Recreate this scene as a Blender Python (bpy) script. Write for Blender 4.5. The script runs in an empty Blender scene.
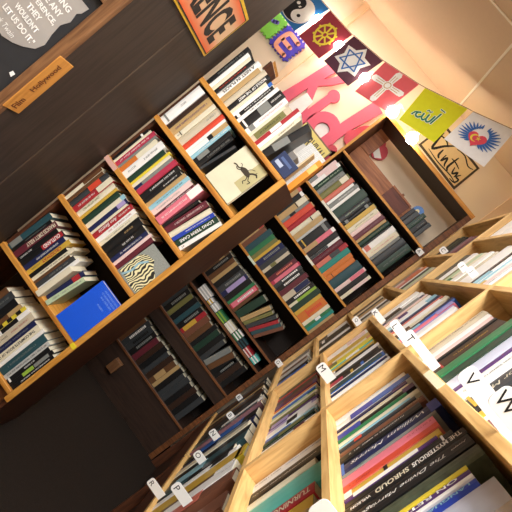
import bpy, bmesh, math, random
from mathutils import Vector, Matrix
random.seed(11)
D = bpy.data
SC = bpy.context.scene
COL = SC.collection
EYE = 1.46                       # eye height above the floor; all z below are relative to the eye
root_shift = EYE

# ------------------------------------------------------------------ camera
F = 495.2
th, ph = math.radians(5.5), math.radians(4.93)
FW = Vector((-math.sin(th)*math.cos(ph), math.cos(th)*math.cos(ph), -math.sin(ph)))
R0 = Vector((math.cos(th), math.sin(th), 0))
U0 = R0.cross(FW)
CR, SR = math.cos(math.radians(52.15)), math.sin(math.radians(52.15))
cx_ = R0*CR + U0*SR
cy_ = U0*CR - R0*SR
cam = D.cameras.new('camera'); camo = D.objects.new('camera', cam); COL.objects.link(camo)
cam.sensor_width = 36; cam.sensor_height = 36; cam.lens = F/512*36; cam.clip_start = 0.02
M = Matrix((cx_, cy_, -FW)).transposed().to_4x4()
M.translation = Vector((0, 0, EYE))
camo.matrix_world = M
SC.camera = camo

def ray(px, py):
    return (cx_*(px-256) - cy_*(py-256) + FW*F)
def atY(px, py, Y):              # a point of the plane y = Y (z relative to the eye)
    d = ray(px, py); return d*(Y/d.y)
def atX(px, py, X):
    d = ray(px, py); return d*(X/d.x)

def lev(u, v):                   # levelled frame (u right, v up) to pixels
    return 256+.617*u+.787*v, 256+.787*u-.617*v
def uvY(u, v, Y): return atY(*lev(u, v), Y)
def uvX(u, v, X): return atX(*lev(u, v), X)
def u_of(x, y, z=0):
    p = Vector((x, y, z)); k = F/p.dot(FW); px, py = p.dot(cx_)*k, -p.dot(cy_)*k
    return .617*px+.787*py

# ------------------------------------------------------------------ materials
def lin(h):
    h = h.lstrip('#'); c = [int(h[i:i+2], 16)/255 for i in (0, 2, 4)]
    return tuple((x/12.92 if x <= .04045 else ((x+.055)/1.055)**2.4) for x in c) + (1,)
MATS = {}
def mat(name, col, rough=.6, vary=.12, scale=30, emit=0, spec=.4, metal=0, stretch=(1,1,1), bump=0):
    if name in MATS: return MATS[name]
    m = D.materials.new(name); m.use_nodes = True
    nt = m.node_tree; b = nt.nodes['Principled BSDF']
    b.inputs['Roughness'].default_value = rough
    b.inputs['Specular IOR Level'].default_value = spec
    b.inputs['Metallic'].default_value = metal
    c = lin(col)
    tc = nt.nodes.new('ShaderNodeTexCoord'); mp = nt.nodes.new('ShaderNodeMapping')
    mp.inputs['Scale'].default_value = stretch
    nz = nt.nodes.new('ShaderNodeTexNoise'); nz.inputs['Scale'].default_value = scale
    nz.inputs['Detail'].default_value = 3
    mx = nt.nodes.new('ShaderNodeMix'); mx.data_type = 'RGBA'
    mx.inputs[6].default_value = tuple(x*(1-vary) for x in c[:3])+(1,)
    mx.inputs[7].default_value = tuple(min(1, x*(1+vary)) for x in c[:3])+(1,)
    nt.links.new(tc.outputs['Object'], mp.inputs['Vector']); nt.links.new(mp.outputs['Vector'], nz.inputs['Vector'])
    nt.links.new(nz.outputs['Fac'], mx.inputs[0]); nt.links.new(mx.outputs[2], b.inputs['Base Color'])
    if bump:
        bp = nt.nodes.new('ShaderNodeBump'); bp.inputs['Strength'].default_value = bump; bp.inputs['Distance'].default_value = .002
        nt.links.new(nz.outputs['Fac'], bp.inputs['Height']); nt.links.new(bp.outputs['Normal'], b.inputs['Normal'])
    if emit:
        b.inputs['Emission Color'].default_value = c; b.inputs['Emission Strength'].default_value = emit
    MATS[name] = m
    return m
def wood(name, col, dark, axis='x', rough=.5, knots=True):
    if name in MATS: return MATS[name]
    m = D.materials.new(name); m.use_nodes = True
    nt = m.node_tree; b = nt.nodes['Principled BSDF']; b.inputs['Roughness'].default_value = rough
    b.inputs['Specular IOR Level'].default_value = .35
    tc = nt.nodes.new('ShaderNodeTexCoord'); mp = nt.nodes.new('ShaderNodeMapping')
    mp.inputs['Scale'].default_value = {'x': (1.2, 14, 14), 'y': (14, 1.2, 14), 'z': (14, 14, 1.2)}[axis]
    nz = nt.nodes.new('ShaderNodeTexNoise'); nz.inputs['Scale'].default_value = 5; nz.inputs['Detail'].default_value = 6
    nz.inputs['Distortion'].default_value = .8
    rp = nt.nodes.new('ShaderNodeValToRGB'); rp.color_ramp.elements[0].color = lin(dark); rp.color_ramp.elements[1].color = lin(col)
    rp.color_ramp.elements[0].position = .3; rp.color_ramp.elements[1].position = .6
    nt.links.new(tc.outputs['Object'], mp.inputs['Vector']); nt.links.new(mp.outputs['Vector'], nz.inputs['Vector'])
    nt.links.new(nz.outputs['Fac'], rp.inputs['Fac'])
    out = rp.outputs['Color']
    if knots:
        vo = nt.nodes.new('ShaderNodeTexVoronoi'); vo.inputs['Scale'].default_value = 5
        r2 = nt.nodes.new('ShaderNodeValToRGB'); r2.color_ramp.elements[0].color = lin(dark); r2.color_ramp.elements[1].color = (1,1,1,1)
        r2.color_ramp.elements[0].position = .03; r2.color_ramp.elements[1].position = .1
        mx = nt.nodes.new('ShaderNodeMix'); mx.data_type = 'RGBA'; mx.blend_type = 'MULTIPLY'; mx.inputs[0].default_value = .8
        nt.links.new(tc.outputs['Object'], vo.inputs['Vector']); nt.links.new(vo.outputs['Distance'], r2.inputs['Fac'])
        nt.links.new(out, mx.inputs[6]); nt.links.new(r2.outputs['Color'], mx.inputs[7]); out = mx.outputs[2]
    nt.links.new(out, b.inputs['Base Color'])
    MATS[name] = m
    return m
PAL = {  # key: (hex, words)
 'k': ('#19191b', 'black'), 'dg': ('#3a3d40', 'charcoal grey'), 'g': ('#83857f', 'grey'), 'lg': ('#bcbdb8', 'pale grey'),
 'w': ('#f2efe8', 'white'), 'cr': ('#e6dcbc', 'cream'), 'tn': ('#c29c62', 'tan'), 'be': ('#cdbfa2', 'beige'),
 'br': ('#6b4528', 'brown'), 'db': ('#3a251a', 'dark brown'), 'r': ('#b5242c', 'red'), 'cm': ('#c22f4c', 'crimson'),
 'o': ('#dd7426', 'orange'), 'ro': ('#e6452a', 'red-orange'), 'sa': ('#dc6f5b', 'salmon'), 'p': ('#ee7284', 'pink'),
 'pp': ('#eecbc4', 'pale pink'), 'm': ('#6a2430', 'maroon'), 'mv': ('#8b5f66', 'mauve'), 'y': ('#e8cf2c', 'yellow'),
 'oc': ('#d8ab34', 'golden yellow'), 'ol': ('#7e7a40', 'olive'), 'gn': ('#2e7d4c', 'green'), 'dgn': ('#20402f', 'dark green'),
 'lgn': ('#bdd2a6', 'pale green'), 'li': ('#97bf3a', 'lime green'), 't': ('#1b8d80', 'teal'), 'dt': ('#2a5058', 'dark teal'),
 'lb': ('#8fc6d6', 'light blue'), 'b': ('#2a66c4', 'blue'), 'rb': ('#2340b8', 'royal blue'), 'nv': ('#1e2654', 'navy'),
 'pu': ('#56306f', 'purple'), 'li2': ('#a996cc', 'lilac'), 'si': ('#c4c9da', 'silver grey'), 'aq': ('#54c2b4', 'aqua'), 'mt': ('#4a5240', 'mottled dark green'), 'rd': ('#7d4a34', 'reddish brown'),
}
def cmat(k):
    h = PAL[k][0].lstrip('#'); c = [int(h[i:i+2], 16) for i in (0, 2, 4)]; g = sum(c)/3
    hx = '#%02x%02x%02x' % tuple(int(x*.86+g*.14) for x in c)
    return mat('cover_'+PAL[k][1].replace(' ', '_').replace('-', '_'), hx, .42, .10, 40)
mat('cover_mottled_dark_green', '#4a5240', .4, .75, 55)
PAGES = mat('book_paper', '#e3d9bd', .8, .18, 200, stretch=(1, 1, .02))
HONEY = wood('honey_pine', '#d99a45', '#b06d26', 'x')
HONEYZ = wood('honey_pine_upright', '#dba04a', '#b97a2c', 'z')
HONEYY = wood('honey_pine_deep', '#d99a45', '#b3752c', 'y')
PINEY = wood('pale_pine_deep', '#e2b876', '#c09052', 'y')
PINEZ = wood('pale_pine_upright', '#e5bc7c', '#c4955a', 'z')
BROWN = wood('brown_stained_board', '#5c3521', '#3c2115', 'z')
BROWNX = wood('brown_stained_shelf', '#80502e', '#54301b', 'x')
KNOTTY = wood('knotty_red_wood', '#b4734a', '#7c4830', 'x')
DARKP = wood('dark_walnut_panel', '#3f332b', '#30261f', 'z')
DARKB = mat('dark_backboard', '#2a211c', .8)
STILE = wood('worn_brown_stile', '#8a6240', '#5a3a24', 'z')
WALLM = mat('peach_wall_paint', '#f0dcc0', .85, .03, 3)
CEILM = mat('peach_ceiling_tile', '#dcc0a0', .9, .03, 60, bump=.1)
CARPET = mat('dark_carpet_pile', '#2c2520', 1, .45, 250, spec=.05, bump=.6)

# ------------------------------------------------------------------ mesh helpers
def link(o, parent=None):
    COL.objects.link(o)
    if parent: o.parent = parent
    return o
def meshobj(name, bm, m, parent=None, loc=(0, 0, 0)):
    me = D.meshes.new(name); bm.normal_update(); bm.to_mesh(me); bm.free()
    for x in (m if isinstance(m, (list, tuple)) else [m]): me.materials.append(x)
    o = D.objects.new(name, me); o.location = loc
    return link(o, parent)
def box(bm, x0, x1, y0, y1, z0, z1, mi=0, mtx=None):
    vs = [bm.verts.new((x, y, z)) for x in (x0, x1) for y in (y0, y1) for z in (z0, z1)]
    if mtx:
        for v in vs: v.co = mtx @ v.co
    for f in ((0,1,3,2), (4,6,7,5), (0,4,5,1), (2,3,7,6), (0,2,6,4), (1,5,7,3)):
        fc = bm.faces.new([vs[i] for i in f]); fc.material_index = mi
    return vs
def bevelled(bm, w):
    bmesh.ops.bevel(bm, geom=bm.edges[:], offset=w, segments=1, affect='EDGES')
def boxo(name, x0, x1, y0, y1, z0, z1, m, parent=None, bev=.0015):
    """a board in eye-relative world coordinates; the parent must sit at the origin"""
    bm = bmesh.new(); c = ((x0+x1)/2, (y0+y1)/2, (z0+z1)/2)
    box(bm, x0-c[0], x1-c[0], y0-c[1], y1-c[1], z0-c[2], z1-c[2])
    if bev: bevelled(bm, min(bev, (x1-x0)/4, (y1-y0)/4, (z1-z0)/4))
    pl = parent.location if parent else Vector((0, 0, 0))
    return meshobj(name, bm, m, parent, (c[0]-pl[0], c[1]-pl[1], c[2]+EYE-pl[2]))
def empty(name, loc, label, cat, group=None, rot=0):
    o = D.objects.new(name, None); o.location = (loc[0], loc[1], loc[2]+EYE); o.rotation_euler = (0, 0, rot)
    o.empty_display_size = .05
    link(o); tag(o, label, cat, group)
    return o
def tag(o, label=None, cat=None, group=None, kind=None):
    if label: o['label'] = label
    if cat: o['category'] = cat
    if group: o['group'] = group
    if kind: o['kind'] = kind
    return o
def structure(o): o['kind'] = 'structure'; return o
def prism(bm, pts, d0, d1, mp, mi=0):
    """2D outline pts mapped by mp(s, t, d) and given thickness d0..d1"""
    a = [bm.verts.new(mp(s, t, d0)) for s, t in pts]
    b = [bm.verts.new(mp(s, t, d1)) for s, t in pts]
    for f in (a, b[::-1]):
        try: bm.faces.new(f).material_index = mi
        except ValueError: pass
    n = len(pts)
    for i in range(n):
        j = (i+1) % n
        try: bm.faces.new((a[i], b[i], b[j], a[j])).material_index = mi
        except ValueError: pass
def ribbon(bm, pts, w, d0, d1, mp, mi=0, caps=True):
    """a stroke of width w (or a list of widths) along the 2D polyline pts"""
    n = len(pts); ws = w if isinstance(w, (list, tuple)) else [w]*n
    L, R = [], []
    for i, (x, y) in enumerate(pts):
        x0, y0 = pts[max(0, i-1)]; x1, y1 = pts[min(n-1, i+1)]
        dx, dy = x1-x0, y1-y0; l = math.hypot(dx, dy) or 1
        nx, ny = -dy/l*ws[i]/2, dx/l*ws[i]/2
        L.append((x+nx, y+ny)); R.append((x-nx, y-ny))
    for i in range(n-1):
        prism(bm, [L[i], L[i+1], R[i+1], R[i]], d0, d1, mp, mi)
    if caps:
        for i in (0, n-1):
            x, y = pts[i]; r = ws[i]/2
            prism(bm, [(x+r*math.cos(k*math.pi/5), y+r*math.sin(k*math.pi/5)) for k in range(10)], d0, d1, mp, mi)
def circle(cx, cy, r, n=28, ry=None):
    return [(cx+r*math.cos(2*math.pi*k/n), cy+(ry or r)*math.sin(2*math.pi*k/n)) for k in range(n)]
def sm(pts, k=4):
    """Catmull-Rom smoothing of a 2D polyline"""
    out = []
    for i in range(len(pts)-1):
        p0 = pts[max(0, i-1)]; p1 = pts[i]; p2 = pts[i+1]; p3 = pts[min(len(pts)-1, i+2)]
        for j in range(k):
            t = j/k
            out.append(tuple(.5*((2*p1[a])+(-p0[a]+p2[a])*t+(2*p0[a]-5*p1[a]+4*p2[a]-p3[a])*t*t+(-p0[a]+3*p1[a]-3*p2[a]+p3[a])*t**3) for a in (0, 1)))
    out.append(pts[-1]); return out

TXT = {}
def text_mesh(s, bold=0.0, shear=0.0, space=1.0):
    key = (s, bold, shear, space)
    if key in TXT: return TXT[key]
    cu = D.curves.new('txt', 'FONT'); cu.body = s; cu.size = 1; cu.offset = bold; cu.shear = shear; cu.space_character = space
    cu.resolution_u = 3
    o = D.objects.new('txt', cu); COL.objects.link(o)
    dg = bpy.context.evaluated_depsgraph_get(); me = D.meshes.new_from_object(o.evaluated_get(dg))
    D.objects.remove(o); D.curves.remove(cu)
    xs = [v.co.x for v in me.vertices]; ys = [v.co.y for v in me.vertices]
    bb = (min(xs), max(xs), min(ys), max(ys))
    TXT[key] = (me, bb); return TXT[key]
def text_obj(name, s, m, org, bx, by, parent, width=None, height=None, align='c', **kw):
    """letters along bx with tops along by (unit vectors, parent space); fitted to width and/or cap height"""
    me, (x0, x1, y0, y1) = text_mesh(s, **kw)
    me = me.copy()
    sx = width/(x1-x0) if width else None
    sy = height/(y1-y0) if height else None
    sx = sx or sy; sy = sy or sx
    bx = Vector(bx); by = Vector(by); o0 = Vector(org)
    cx = {'c': (x0+x1)/2, 'l': x0, 'r': x1}[align]; cy = (y0+y1)/2
    for v in me.vertices:
        v.co = o0 + bx*((v.co.x-cx)*sx) + by*((v.co.y-cy)*sy)
    me.materials.clear(); me.materials.append(m)
    o = D.objects.new(name, me); return link(o, parent)

# ------------------------------------------------------------------ books
ROWS = []          # (row phrase, group, [(object, words)...])
def book_parts(t, h, d, hard, curve=0):
    bm = bmesh.new(); th_ = .0022 if hard else .0010
    th_ = min(th_, t*.22)
    b = min(.004, t*.22) if hard else min(.0012, t*.2)
    out = [(0, d), (0, b), (t*.22, -curve*.0), (t*.78, 0), (t, b), (t, d)]
    if hard: out = [(0, d), (0, b), (t*.15, b*.35), (t*.35, 0), (t*.65, 0), (t*.85, b*.35), (t, b), (t, d)]
    inn = [(t-th_, d), (t-th_, b+th_), (th_, b+th_), (th_, d)]
    pts = out+inn
    lo = [bm.verts.new((x, y, 0)) for x, y in pts]; hi = [bm.verts.new((x, y, h)) for x, y in pts]
    n = len(pts)
    bm.faces.new(lo[::-1]); bm.faces.new(hi)
    for i in range(n):
        j = (i+1) % n; bm.faces.new((lo[i], lo[j], hi[j], hi[i]))
    bmesh.ops.recalc_face_normals(bm, faces=bm.faces[:])
    pg = bmesh.new(); ins = .003 if hard else .0006
    box(pg, th_*1.02, t-th_*1.02, b+th_*1.1, d-(.004 if hard else .001), ins, h-ins)
    return bm, pg
def marks(t, h, z0, z1, rnd, wfrac=.5, xc=.5):
    """small lettering-like strokes running down the spine between z0 and z1"""
    bm = bmesh.new(); cap = min(t*min(wfrac, .34), .0062); z = h*z1; xm = t*xc; y = -.0004
    sw = max(cap*.15, .00045)
    def q(xa, xb, za, zb):
        vs = [bm.verts.new(c) for c in ((xa, y, za), (xb, y, za), (xb, y, zb), (xa, y, zb))]; bm.faces.new(vs)
    while z > h*z0+cap*.6:
        if rnd.random() < .14: z -= cap*.5; continue
        l = cap*rnd.uniform(.45, .7); a, b_ = xm-cap/2, xm+cap/2; k = rnd.randrange(6)
        if k != 5: q(a, b_, z-sw, z)
        if k in (0, 2, 4): q(a, b_, z-l, z-l+sw)
        if k in (0, 1, 3): q(b_-sw, b_, z-l, z)
        if k in (1, 2, 5): q(xm-sw/2, xm+sw/2, z-l, z)
        if k in (2, 3, 4): q(a, a+sw, z-l, z)
        if k == 5: q(a, b_, z-l*.6, z-l*.6+sw)
        z -= l+cap*.18
    return bm
def make_book(t, h, d, ck, flags, rnd):
    e = D.objects.new('book', None); e.empty_display_size = .02; link(e)
    hard = 'H' in flags
    cb, pb = book_parts(t, h, d, hard)
    cv = meshobj('cover', cb, cmat(ck), e)
    meshobj('page_block', pb, PAGES, e)
    for f in flags:
        if f[0] == 't':            # title strokes: t<colour>[,z0,z1]
            a = f[1:].split(','); z0, z1 = (float(a[1]), float(a[2])) if len(a) > 2 else (rnd.uniform(.12, .35), rnd.uniform(.8, .93))
            wf = float(a[3]) if len(a) > 3 else rnd.choice((.26, .32, .4))
            meshobj('spine_title', marks(t, h, z0, z1, rnd, wf), cmat(a[0]), cv)
        elif f[0] == 'b':          # band: b<colour>,z0,z1
            a = f[1:].split(','); bm = bmesh.new()
            box(bm, t*.04, t*.96, -.0003, .0005, h*float(a[1]), h*float(a[2]))
            meshobj('spine_band', bm, cmat(a[0]), cv)
        elif f[0] == 'T':          # words: T<colour>,z0,z1,width fraction,text
            a = f[1:].split(',', 4); z0, z1 = float(a[1])*h, float(a[2])*h
            s = a[4]; kw = dict(bold=.02)
            if s.startswith('~'): s = s[1:]; kw = dict(shear=.35)
            text_obj('spine_title', s, cmat(a[0]), (t*.5, -.0006, (z0+z1)/2), (0, 0, -1), (1, 0, 0), cv,
                     width=z1-z0, height=t*float(a[3]), **kw)
    return e
def dsl(s):
    out = []
    for ln in s.strip().replace('\n', ';').split(';'):
        ln = ln.strip()
        if not ln or ln[0] == '#': continue
        a = ln.split(' ', 3)
        fl = []
        if len(a) > 3: fl = [f for f in a[3].split('|') if f]
        out.append((float(a[0]), float(a[1]), a[2], fl))
    return out
def flag(fl, c, dv):
    for f in fl:
        if f[0] == c and f[1:].replace('.', '').replace('-', '').isdigit(): return float(f[1:])
    return dv
def place_row(spec, frame, base, s_map, phrase, group, depth=.13, seed=0, maxh=9):
    """frame 'F' (spines face the camera, plane y) or 'S' (spines face the aisle, plane x).
    s_map(px) gives the world coordinate for a running pixel width"""
    rnd = random.Random(seed); books = dsl(spec); things = []
    run = 0.0
    if frame[0] == 'F':
        lo_ = (LBX0+.0175 if frame[1] < 2 else FX0+.018)-s_map(0)
        if lo_ > 0: s_map = (lambda f, g: (lambda r: f(r)+g))(s_map, lo_)
        lim = (LBX1-.022 if frame[1] < 2 else FX1-.034); tot = sum(b[0] for b in books)
        last = books[-1]; over = min(last[1], maxh)*math.sin(math.radians(max(0, flag(last[3], 'l', 0))))
        end = s_map(tot)+over; st = s_map(0)
        if end > lim:
            kk = (lim-over-st)/(end-over-st); s_old = s_map
            s_map = lambda r: st+(s_old(r)-st)*kk
    for w, h, ck, fl in books:
        if ck == '_': run += w; continue
        h = min(h, maxh-rnd.uniform(0, .006))
        kind, plane = frame
        a0, a1 = s_map(run), s_map(run+w)
        lean = flag(fl, 'l', 0); rec = flag(fl, 'y', 0)*.001 + rnd.uniform(0, .004)
        a = math.radians(lean)
        room = abs(a1-a0)
        t = max(.004, room*math.cos(a) - .0004)
        if t > .3: t = .3
        d = flag(fl, 'd', 0)*.001 or (depth*rnd.uniform(.88, 1.0))
        fl2 = [f for f in fl if not (f[0] in 'lyd' and f[1:].replace('.', '').replace('-', '').isdigit()) and f[0] != '=']
        if rnd.random() < .35 and 'H' not in fl2 and t > .018: fl2.append('H')
        e = make_book(t, h, d, ck, fl2, rnd)
        zz = base + .0005 + (t*math.sin(a) if a > 0 else 0)
        if kind == 'F':
            e.location = (a0, plane+rec, zz+EYE); e.rotation_euler = (0, a, 0)
        else:
            e.location = (plane+rec, a0, zz+EYE); e.rotation_euler = (0, a, -math.pi/2)
        if a < 0: e.location.z = base+EYE+.0005
        words = None
        for f in fl:
            if f[0] == '=': words = f[1:]
        things.append((e, t, h, PAL[ck][1], fl, words))
        run += w
    ROWS.append((phrase, group, things))
    return things
def finish_labels():
    allrows = []
    for phrase, group, things in ROWS:
        base = []
        tcol = lambda fl: next((PAL[f[1:].split(',')[0]][1] for f in fl if f[0] in 'tT' and f[1:].split(',')[0] in PAL), None)
        ts = sorted(x[1] for x in things); hs = sorted(x[2] for x in things)
        for e, t, h, cw, fl, words in things:
            if words: base.append(words); continue
            sz = 'slim ' if t < ts[len(ts)//3] else ('thick ' if t > ts[2*len(ts)//3] else '')
            base.append((sz+cw).strip()+' book')
        for i, x in enumerate(things):
            w = base[i]; fl = x[4]
            if base.count(w) > 1:
                tc = tcol(fl)
                bc = next((PAL[f[1:].split(',')[0]][1] for f in fl if f[0] == 'b'), None)
                if tc: w2 = w.replace(' book', f' book, {tc} title,') if not bc else w.replace(' book', f' book, {bc} band,')
                elif bc: w2 = w.replace(' book', f' book, {bc} band,')
                else: w2 = w
            else: w2 = w
            base[i] = (w, w2)
        for i, x in enumerate(things):
            w, w2 = base[i]
            same = [j for j in range(len(base)) if base[j][1] == w2]
            if len(same) == 1: lab = f'{w2} on {phrase}'
            else:
                nb = lambda j: (things[j-1][3] if j > 0 else 'end')
                opts = [nb(j) for j in same]
                if i > 0 and opts.count(nb(i)) == 1: lab = f'{w} on {phrase}, just right of {nb(i)} one'
                elif i == 0: lab = f'{w} on {phrase}, at its left end'
                else:
                    r_ = lambda j: (things[j+1][3] if j+1 < len(things) else 'end')
                    o2 = [r_(j) for j in same]
                    if o2.count(r_(i)) == 1 and r_(i) != 'end': lab = f'{w} on {phrase}, just left of {r_(i)} one'
                    else:
                        ordn = ['first','second','third','fourth','fifth','sixth','seventh','eighth','ninth','tenth','eleventh','twelfth','thirteenth','fourteenth','fifteenth','sixteenth','seventeenth','eighteenth','nineteenth','twentieth']
                        k = sum(1 for j in range(len(base)) if things[j][3] == x[3] and j <= i)-1
                        lab = f'{ordn[k]} {x[3]} book from left on {phrase}'
            allrows.append((lab, x))
            tag(x[0], lab, 'book', group)
BL = bmesh.new(); BLM = []    # the books nobody can single out in the shade: one object
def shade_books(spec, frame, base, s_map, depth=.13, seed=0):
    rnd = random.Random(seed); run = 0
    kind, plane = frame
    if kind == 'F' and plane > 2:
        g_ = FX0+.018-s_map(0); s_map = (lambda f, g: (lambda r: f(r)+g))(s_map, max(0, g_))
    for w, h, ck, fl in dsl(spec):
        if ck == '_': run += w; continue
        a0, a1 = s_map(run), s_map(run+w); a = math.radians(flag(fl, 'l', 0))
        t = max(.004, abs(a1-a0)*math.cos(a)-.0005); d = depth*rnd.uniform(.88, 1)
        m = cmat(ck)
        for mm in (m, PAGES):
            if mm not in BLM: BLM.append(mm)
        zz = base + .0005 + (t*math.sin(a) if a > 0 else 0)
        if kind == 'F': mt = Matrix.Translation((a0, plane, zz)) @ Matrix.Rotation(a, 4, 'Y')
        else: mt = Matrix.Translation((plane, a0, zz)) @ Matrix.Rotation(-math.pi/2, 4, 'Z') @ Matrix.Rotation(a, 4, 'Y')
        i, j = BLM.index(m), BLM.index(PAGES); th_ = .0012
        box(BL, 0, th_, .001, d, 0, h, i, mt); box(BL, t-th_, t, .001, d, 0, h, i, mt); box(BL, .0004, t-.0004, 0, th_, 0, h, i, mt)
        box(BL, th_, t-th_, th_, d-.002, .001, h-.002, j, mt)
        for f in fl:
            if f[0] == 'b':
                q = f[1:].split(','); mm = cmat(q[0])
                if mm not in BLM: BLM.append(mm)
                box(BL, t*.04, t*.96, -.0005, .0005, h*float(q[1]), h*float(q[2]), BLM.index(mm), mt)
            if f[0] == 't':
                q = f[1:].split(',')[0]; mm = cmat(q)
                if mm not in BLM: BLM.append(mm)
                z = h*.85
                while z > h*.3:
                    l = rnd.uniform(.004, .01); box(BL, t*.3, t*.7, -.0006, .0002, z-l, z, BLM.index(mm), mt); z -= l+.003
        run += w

# ================================================================== the room
FL = -EYE
LBY, LBX0, LBX1 = 1.6, -.742, -.283       # low double-sided bookcase on the left (front plane, left, right)
FY = 2.83                                 # far bookcase front
WY = 3.13                                 # back wall
XR, XB = .30, .323                        # right bookcases: edge plane, spine plane
CZ = 1.242                                 # ceiling
structure(boxo('floor', -3, .64, -1.6, WY+.02, FL-.05, FL, CARPET, bev=0))
structure(boxo('wall_back', -3, .64, WY, WY+.05, FL, CZ, WALLM, bev=0))
structure(boxo('wall_right', .60, .65, -1.6, WY, FL, CZ, WALLM, bev=0))
structure(boxo('wall_left', -3.05, -3, -1.6, WY, FL, CZ, WALLM, bev=0))
structure(boxo('wall_front', -3, .64, -1.65, -1.6, FL, CZ, WALLM, bev=0))
structure(boxo('ceiling', -3, .64, -1.6, WY, CZ, CZ+.05, CEILM, bev=0))
TR = mat('white_ceiling_strip', '#f3ead8', .6, .02)
TRW = mat('painted_wall_trim', '#efd0aa', .7, .02)
structure(boxo('trim_1', -.262, -.250, -1.6, WY, CZ-.004, CZ, TR, bev=0))
structure(boxo('trim_2', -3, .60, 2.13, 2.142, CZ-.004, CZ, TR, bev=0))
structure(boxo('trim_3', -1.135, -1.09, WY-.022, WY, FL, CZ, TRW))
structure(boxo('trim_4', .36, .60, WY-.012, WY, FL, CZ, TRW))

# ================================================================== bookcases
def label_strip(b, x0, x1, y0, y1, z0, z1, col='#e9e4cf'):
    return boxo('shelf_label', x0, x1, y0, y1, z0, z1, mat('paper_label_'+col[1:], col, .6, .05, 60), b, bev=0)
# --- low left bookcase
LB = empty('bookcase', (-.5, LBY+.24, FL), 'low bookcase of honey shelves and dark brown side, crammed with paperbacks', 'bookcase')
LBD = LBY+.46
LZ = [.084, -.113, -.331, -.544, -.812, -1.098]
boxo('side_panel', LBX1-.018, LBX1, LBY+.012, LBD, FL, .084, BROWN, LB)
boxo('front_stile', LBX1-.020, LBX1+.001, LBY, LBY+.012, -1.135, .084, HONEYZ, LB)
boxo('side_panel', LBX0+.002, LBX0+.016, LBY+.02, LBD, FL, .084, BROWN, LB)
boxo('back_panel', LBX0+.02, LBX1-.02, LBY+.27, LBY+.276, FL+.02, .08, DARKB, LB)
for i, z in enumerate(LZ):
    bm_ = HONEY
    s = boxo('shelf', LBX0+.003, LBX1-.0205, LBY, LBD, z-.018, z, HONEY, LB)
boxo('kickboard', LBX0+.003, LBX1-.021, LBY+.03, LBY+.045, FL, -1.117, BROWNX, LB)
tb = atY(277, 69, 1.98)
boxo('top_board', LBX0+.003, tb.x, 1.90, 2.055, tb.z-.012, tb.z, HONEY, LB)
boxo('top_rail', tb.x-.012, tb.x, 1.90, 2.055, .086, tb.z-.013, BROWN, LB)
label_strip(LB, LBX0+.003, LBX0+.062, LBY-.001, LBY, LZ[2]-.018, LZ[2], '#d8a99a')
label_strip(LB, LBX1-.022, LBX1-.001, LBY-.0015, LBY, -.830, -.813, '#e6cf2a')
# --- near left tall bookcase, side on
NB = empty('bookcase', (-1.0, 1.33, FL), 'tall dark bookcase at far left, its long plain side panel facing the aisle', 'bookcase')
NX = -.742
boxo('side_panel', NX-.018, NX, 1.075, 1.309, FL, 1.15, DARKP, NB)
boxo('side_panel', NX-.018, NX, 1.3115, 1.612, FL, 1.15, DARKP, NB)
boxo('corner_strip', NX-.006, NX+.0012, 1.3065, 1.3135, FL, .12, wood('worn_edge_strip', '#5c4c3e', '#40342b', 'z'), NB, bev=0)
boxo('front_stile', NX-.03, NX+.002, 1.058, 1.075, FL, 1.15, STILE, NB)
boxo('front_stile', -1.60, -1.57, 1.058, 1.075, FL, 1.15, STILE, NB)
boxo('side_panel', -1.60, -1.582, 1.075, 1.612, FL, 1.15, DARKP, NB)
boxo('back_panel', -1.58, NX-.02, 1.31, 1.33, FL, 1.15, DARKB, NB)
boxo('shelf', -1.58, NX-.031, 1.06, 1.31, -.020, 0, STILE, NB)
boxo('shelf', -1.58, NX-.031, 1.06, 1.31, -.40, -.38, STILE, NB)
boxo('shelf', -1.58, NX-.031, 1.06, 1.31, .55, .57, STILE, NB)
boxo('shelf', -1.58, NX-.02, 1.34, 1.59, -.40, -.38, STILE, NB)
boxo('top_board', -1.60, NX, 1.058, 1.612, 1.15, 1.17, DARKP, NB)
# --- far bookcase
FBZ = [.520, .252, -.010, -.272, -.545, -.637, -.868, -1.200]
FX0, FX1 = -.458, .296
FB = empty('bookcase', (-.1, FY+.14, FL), 'tall bookcase against the back wall, honey edged shelves, open frame on top', 'bookcase')
boxo('side_panel', FX0, FX0+.016, FY, WY-.03, FL, .832, BROWN, FB)
boxo('side_panel', FX1-.016, FX1, FY, WY-.03, FL, .832, BROWN, FB)
boxo('front_stile', FX1-.032, FX1, FY-.006, FY-.0005, FL, .815, BROWNX, FB)
boxo('side_edge', FX0, FX0+.016, FY-.006, FY, FL, .845, HONEYZ, FB)
DKS = wood('shade_dark_wood', '#3c2c24', '#2c201a', 'x')  # underside shade put into the board colour, darker than the honey edges
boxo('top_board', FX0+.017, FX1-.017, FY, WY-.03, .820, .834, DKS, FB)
boxo('top_edge', FX0+.017, FX1, FY-.008, FY, .816, .840, HONEY, FB)
boxo('back_panel', FX0+.018, FX1-.018, WY-.045, WY-.035, FL+.02, .505, DARKB, FB)
boxo('back_rail', FX0+.018, FX1-.10, WY-.06, WY-.045, .522, .655, KNOTTY, FB)
boxo('back_rail', FX0+.018, FX0+.10, WY-.06, WY-.045, .657, .815, KNOTTY, FB)
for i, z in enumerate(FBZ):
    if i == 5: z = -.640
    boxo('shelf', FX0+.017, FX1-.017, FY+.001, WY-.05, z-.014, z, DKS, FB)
    boxo('shelf_edge', FX0+.017, FX1-.0325, FY-.005, FY, z-.014, z, HONEY if i < 4 else BROWNX, FB)  # lower edges browner: the gloom down there is put into the wood colour
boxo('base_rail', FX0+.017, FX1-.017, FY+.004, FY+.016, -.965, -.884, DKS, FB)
boxo('base_rail', FX0+.017, FX1-.017, FY+.004, FY+.016, FL, -1.216, DKS, FB)
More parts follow.
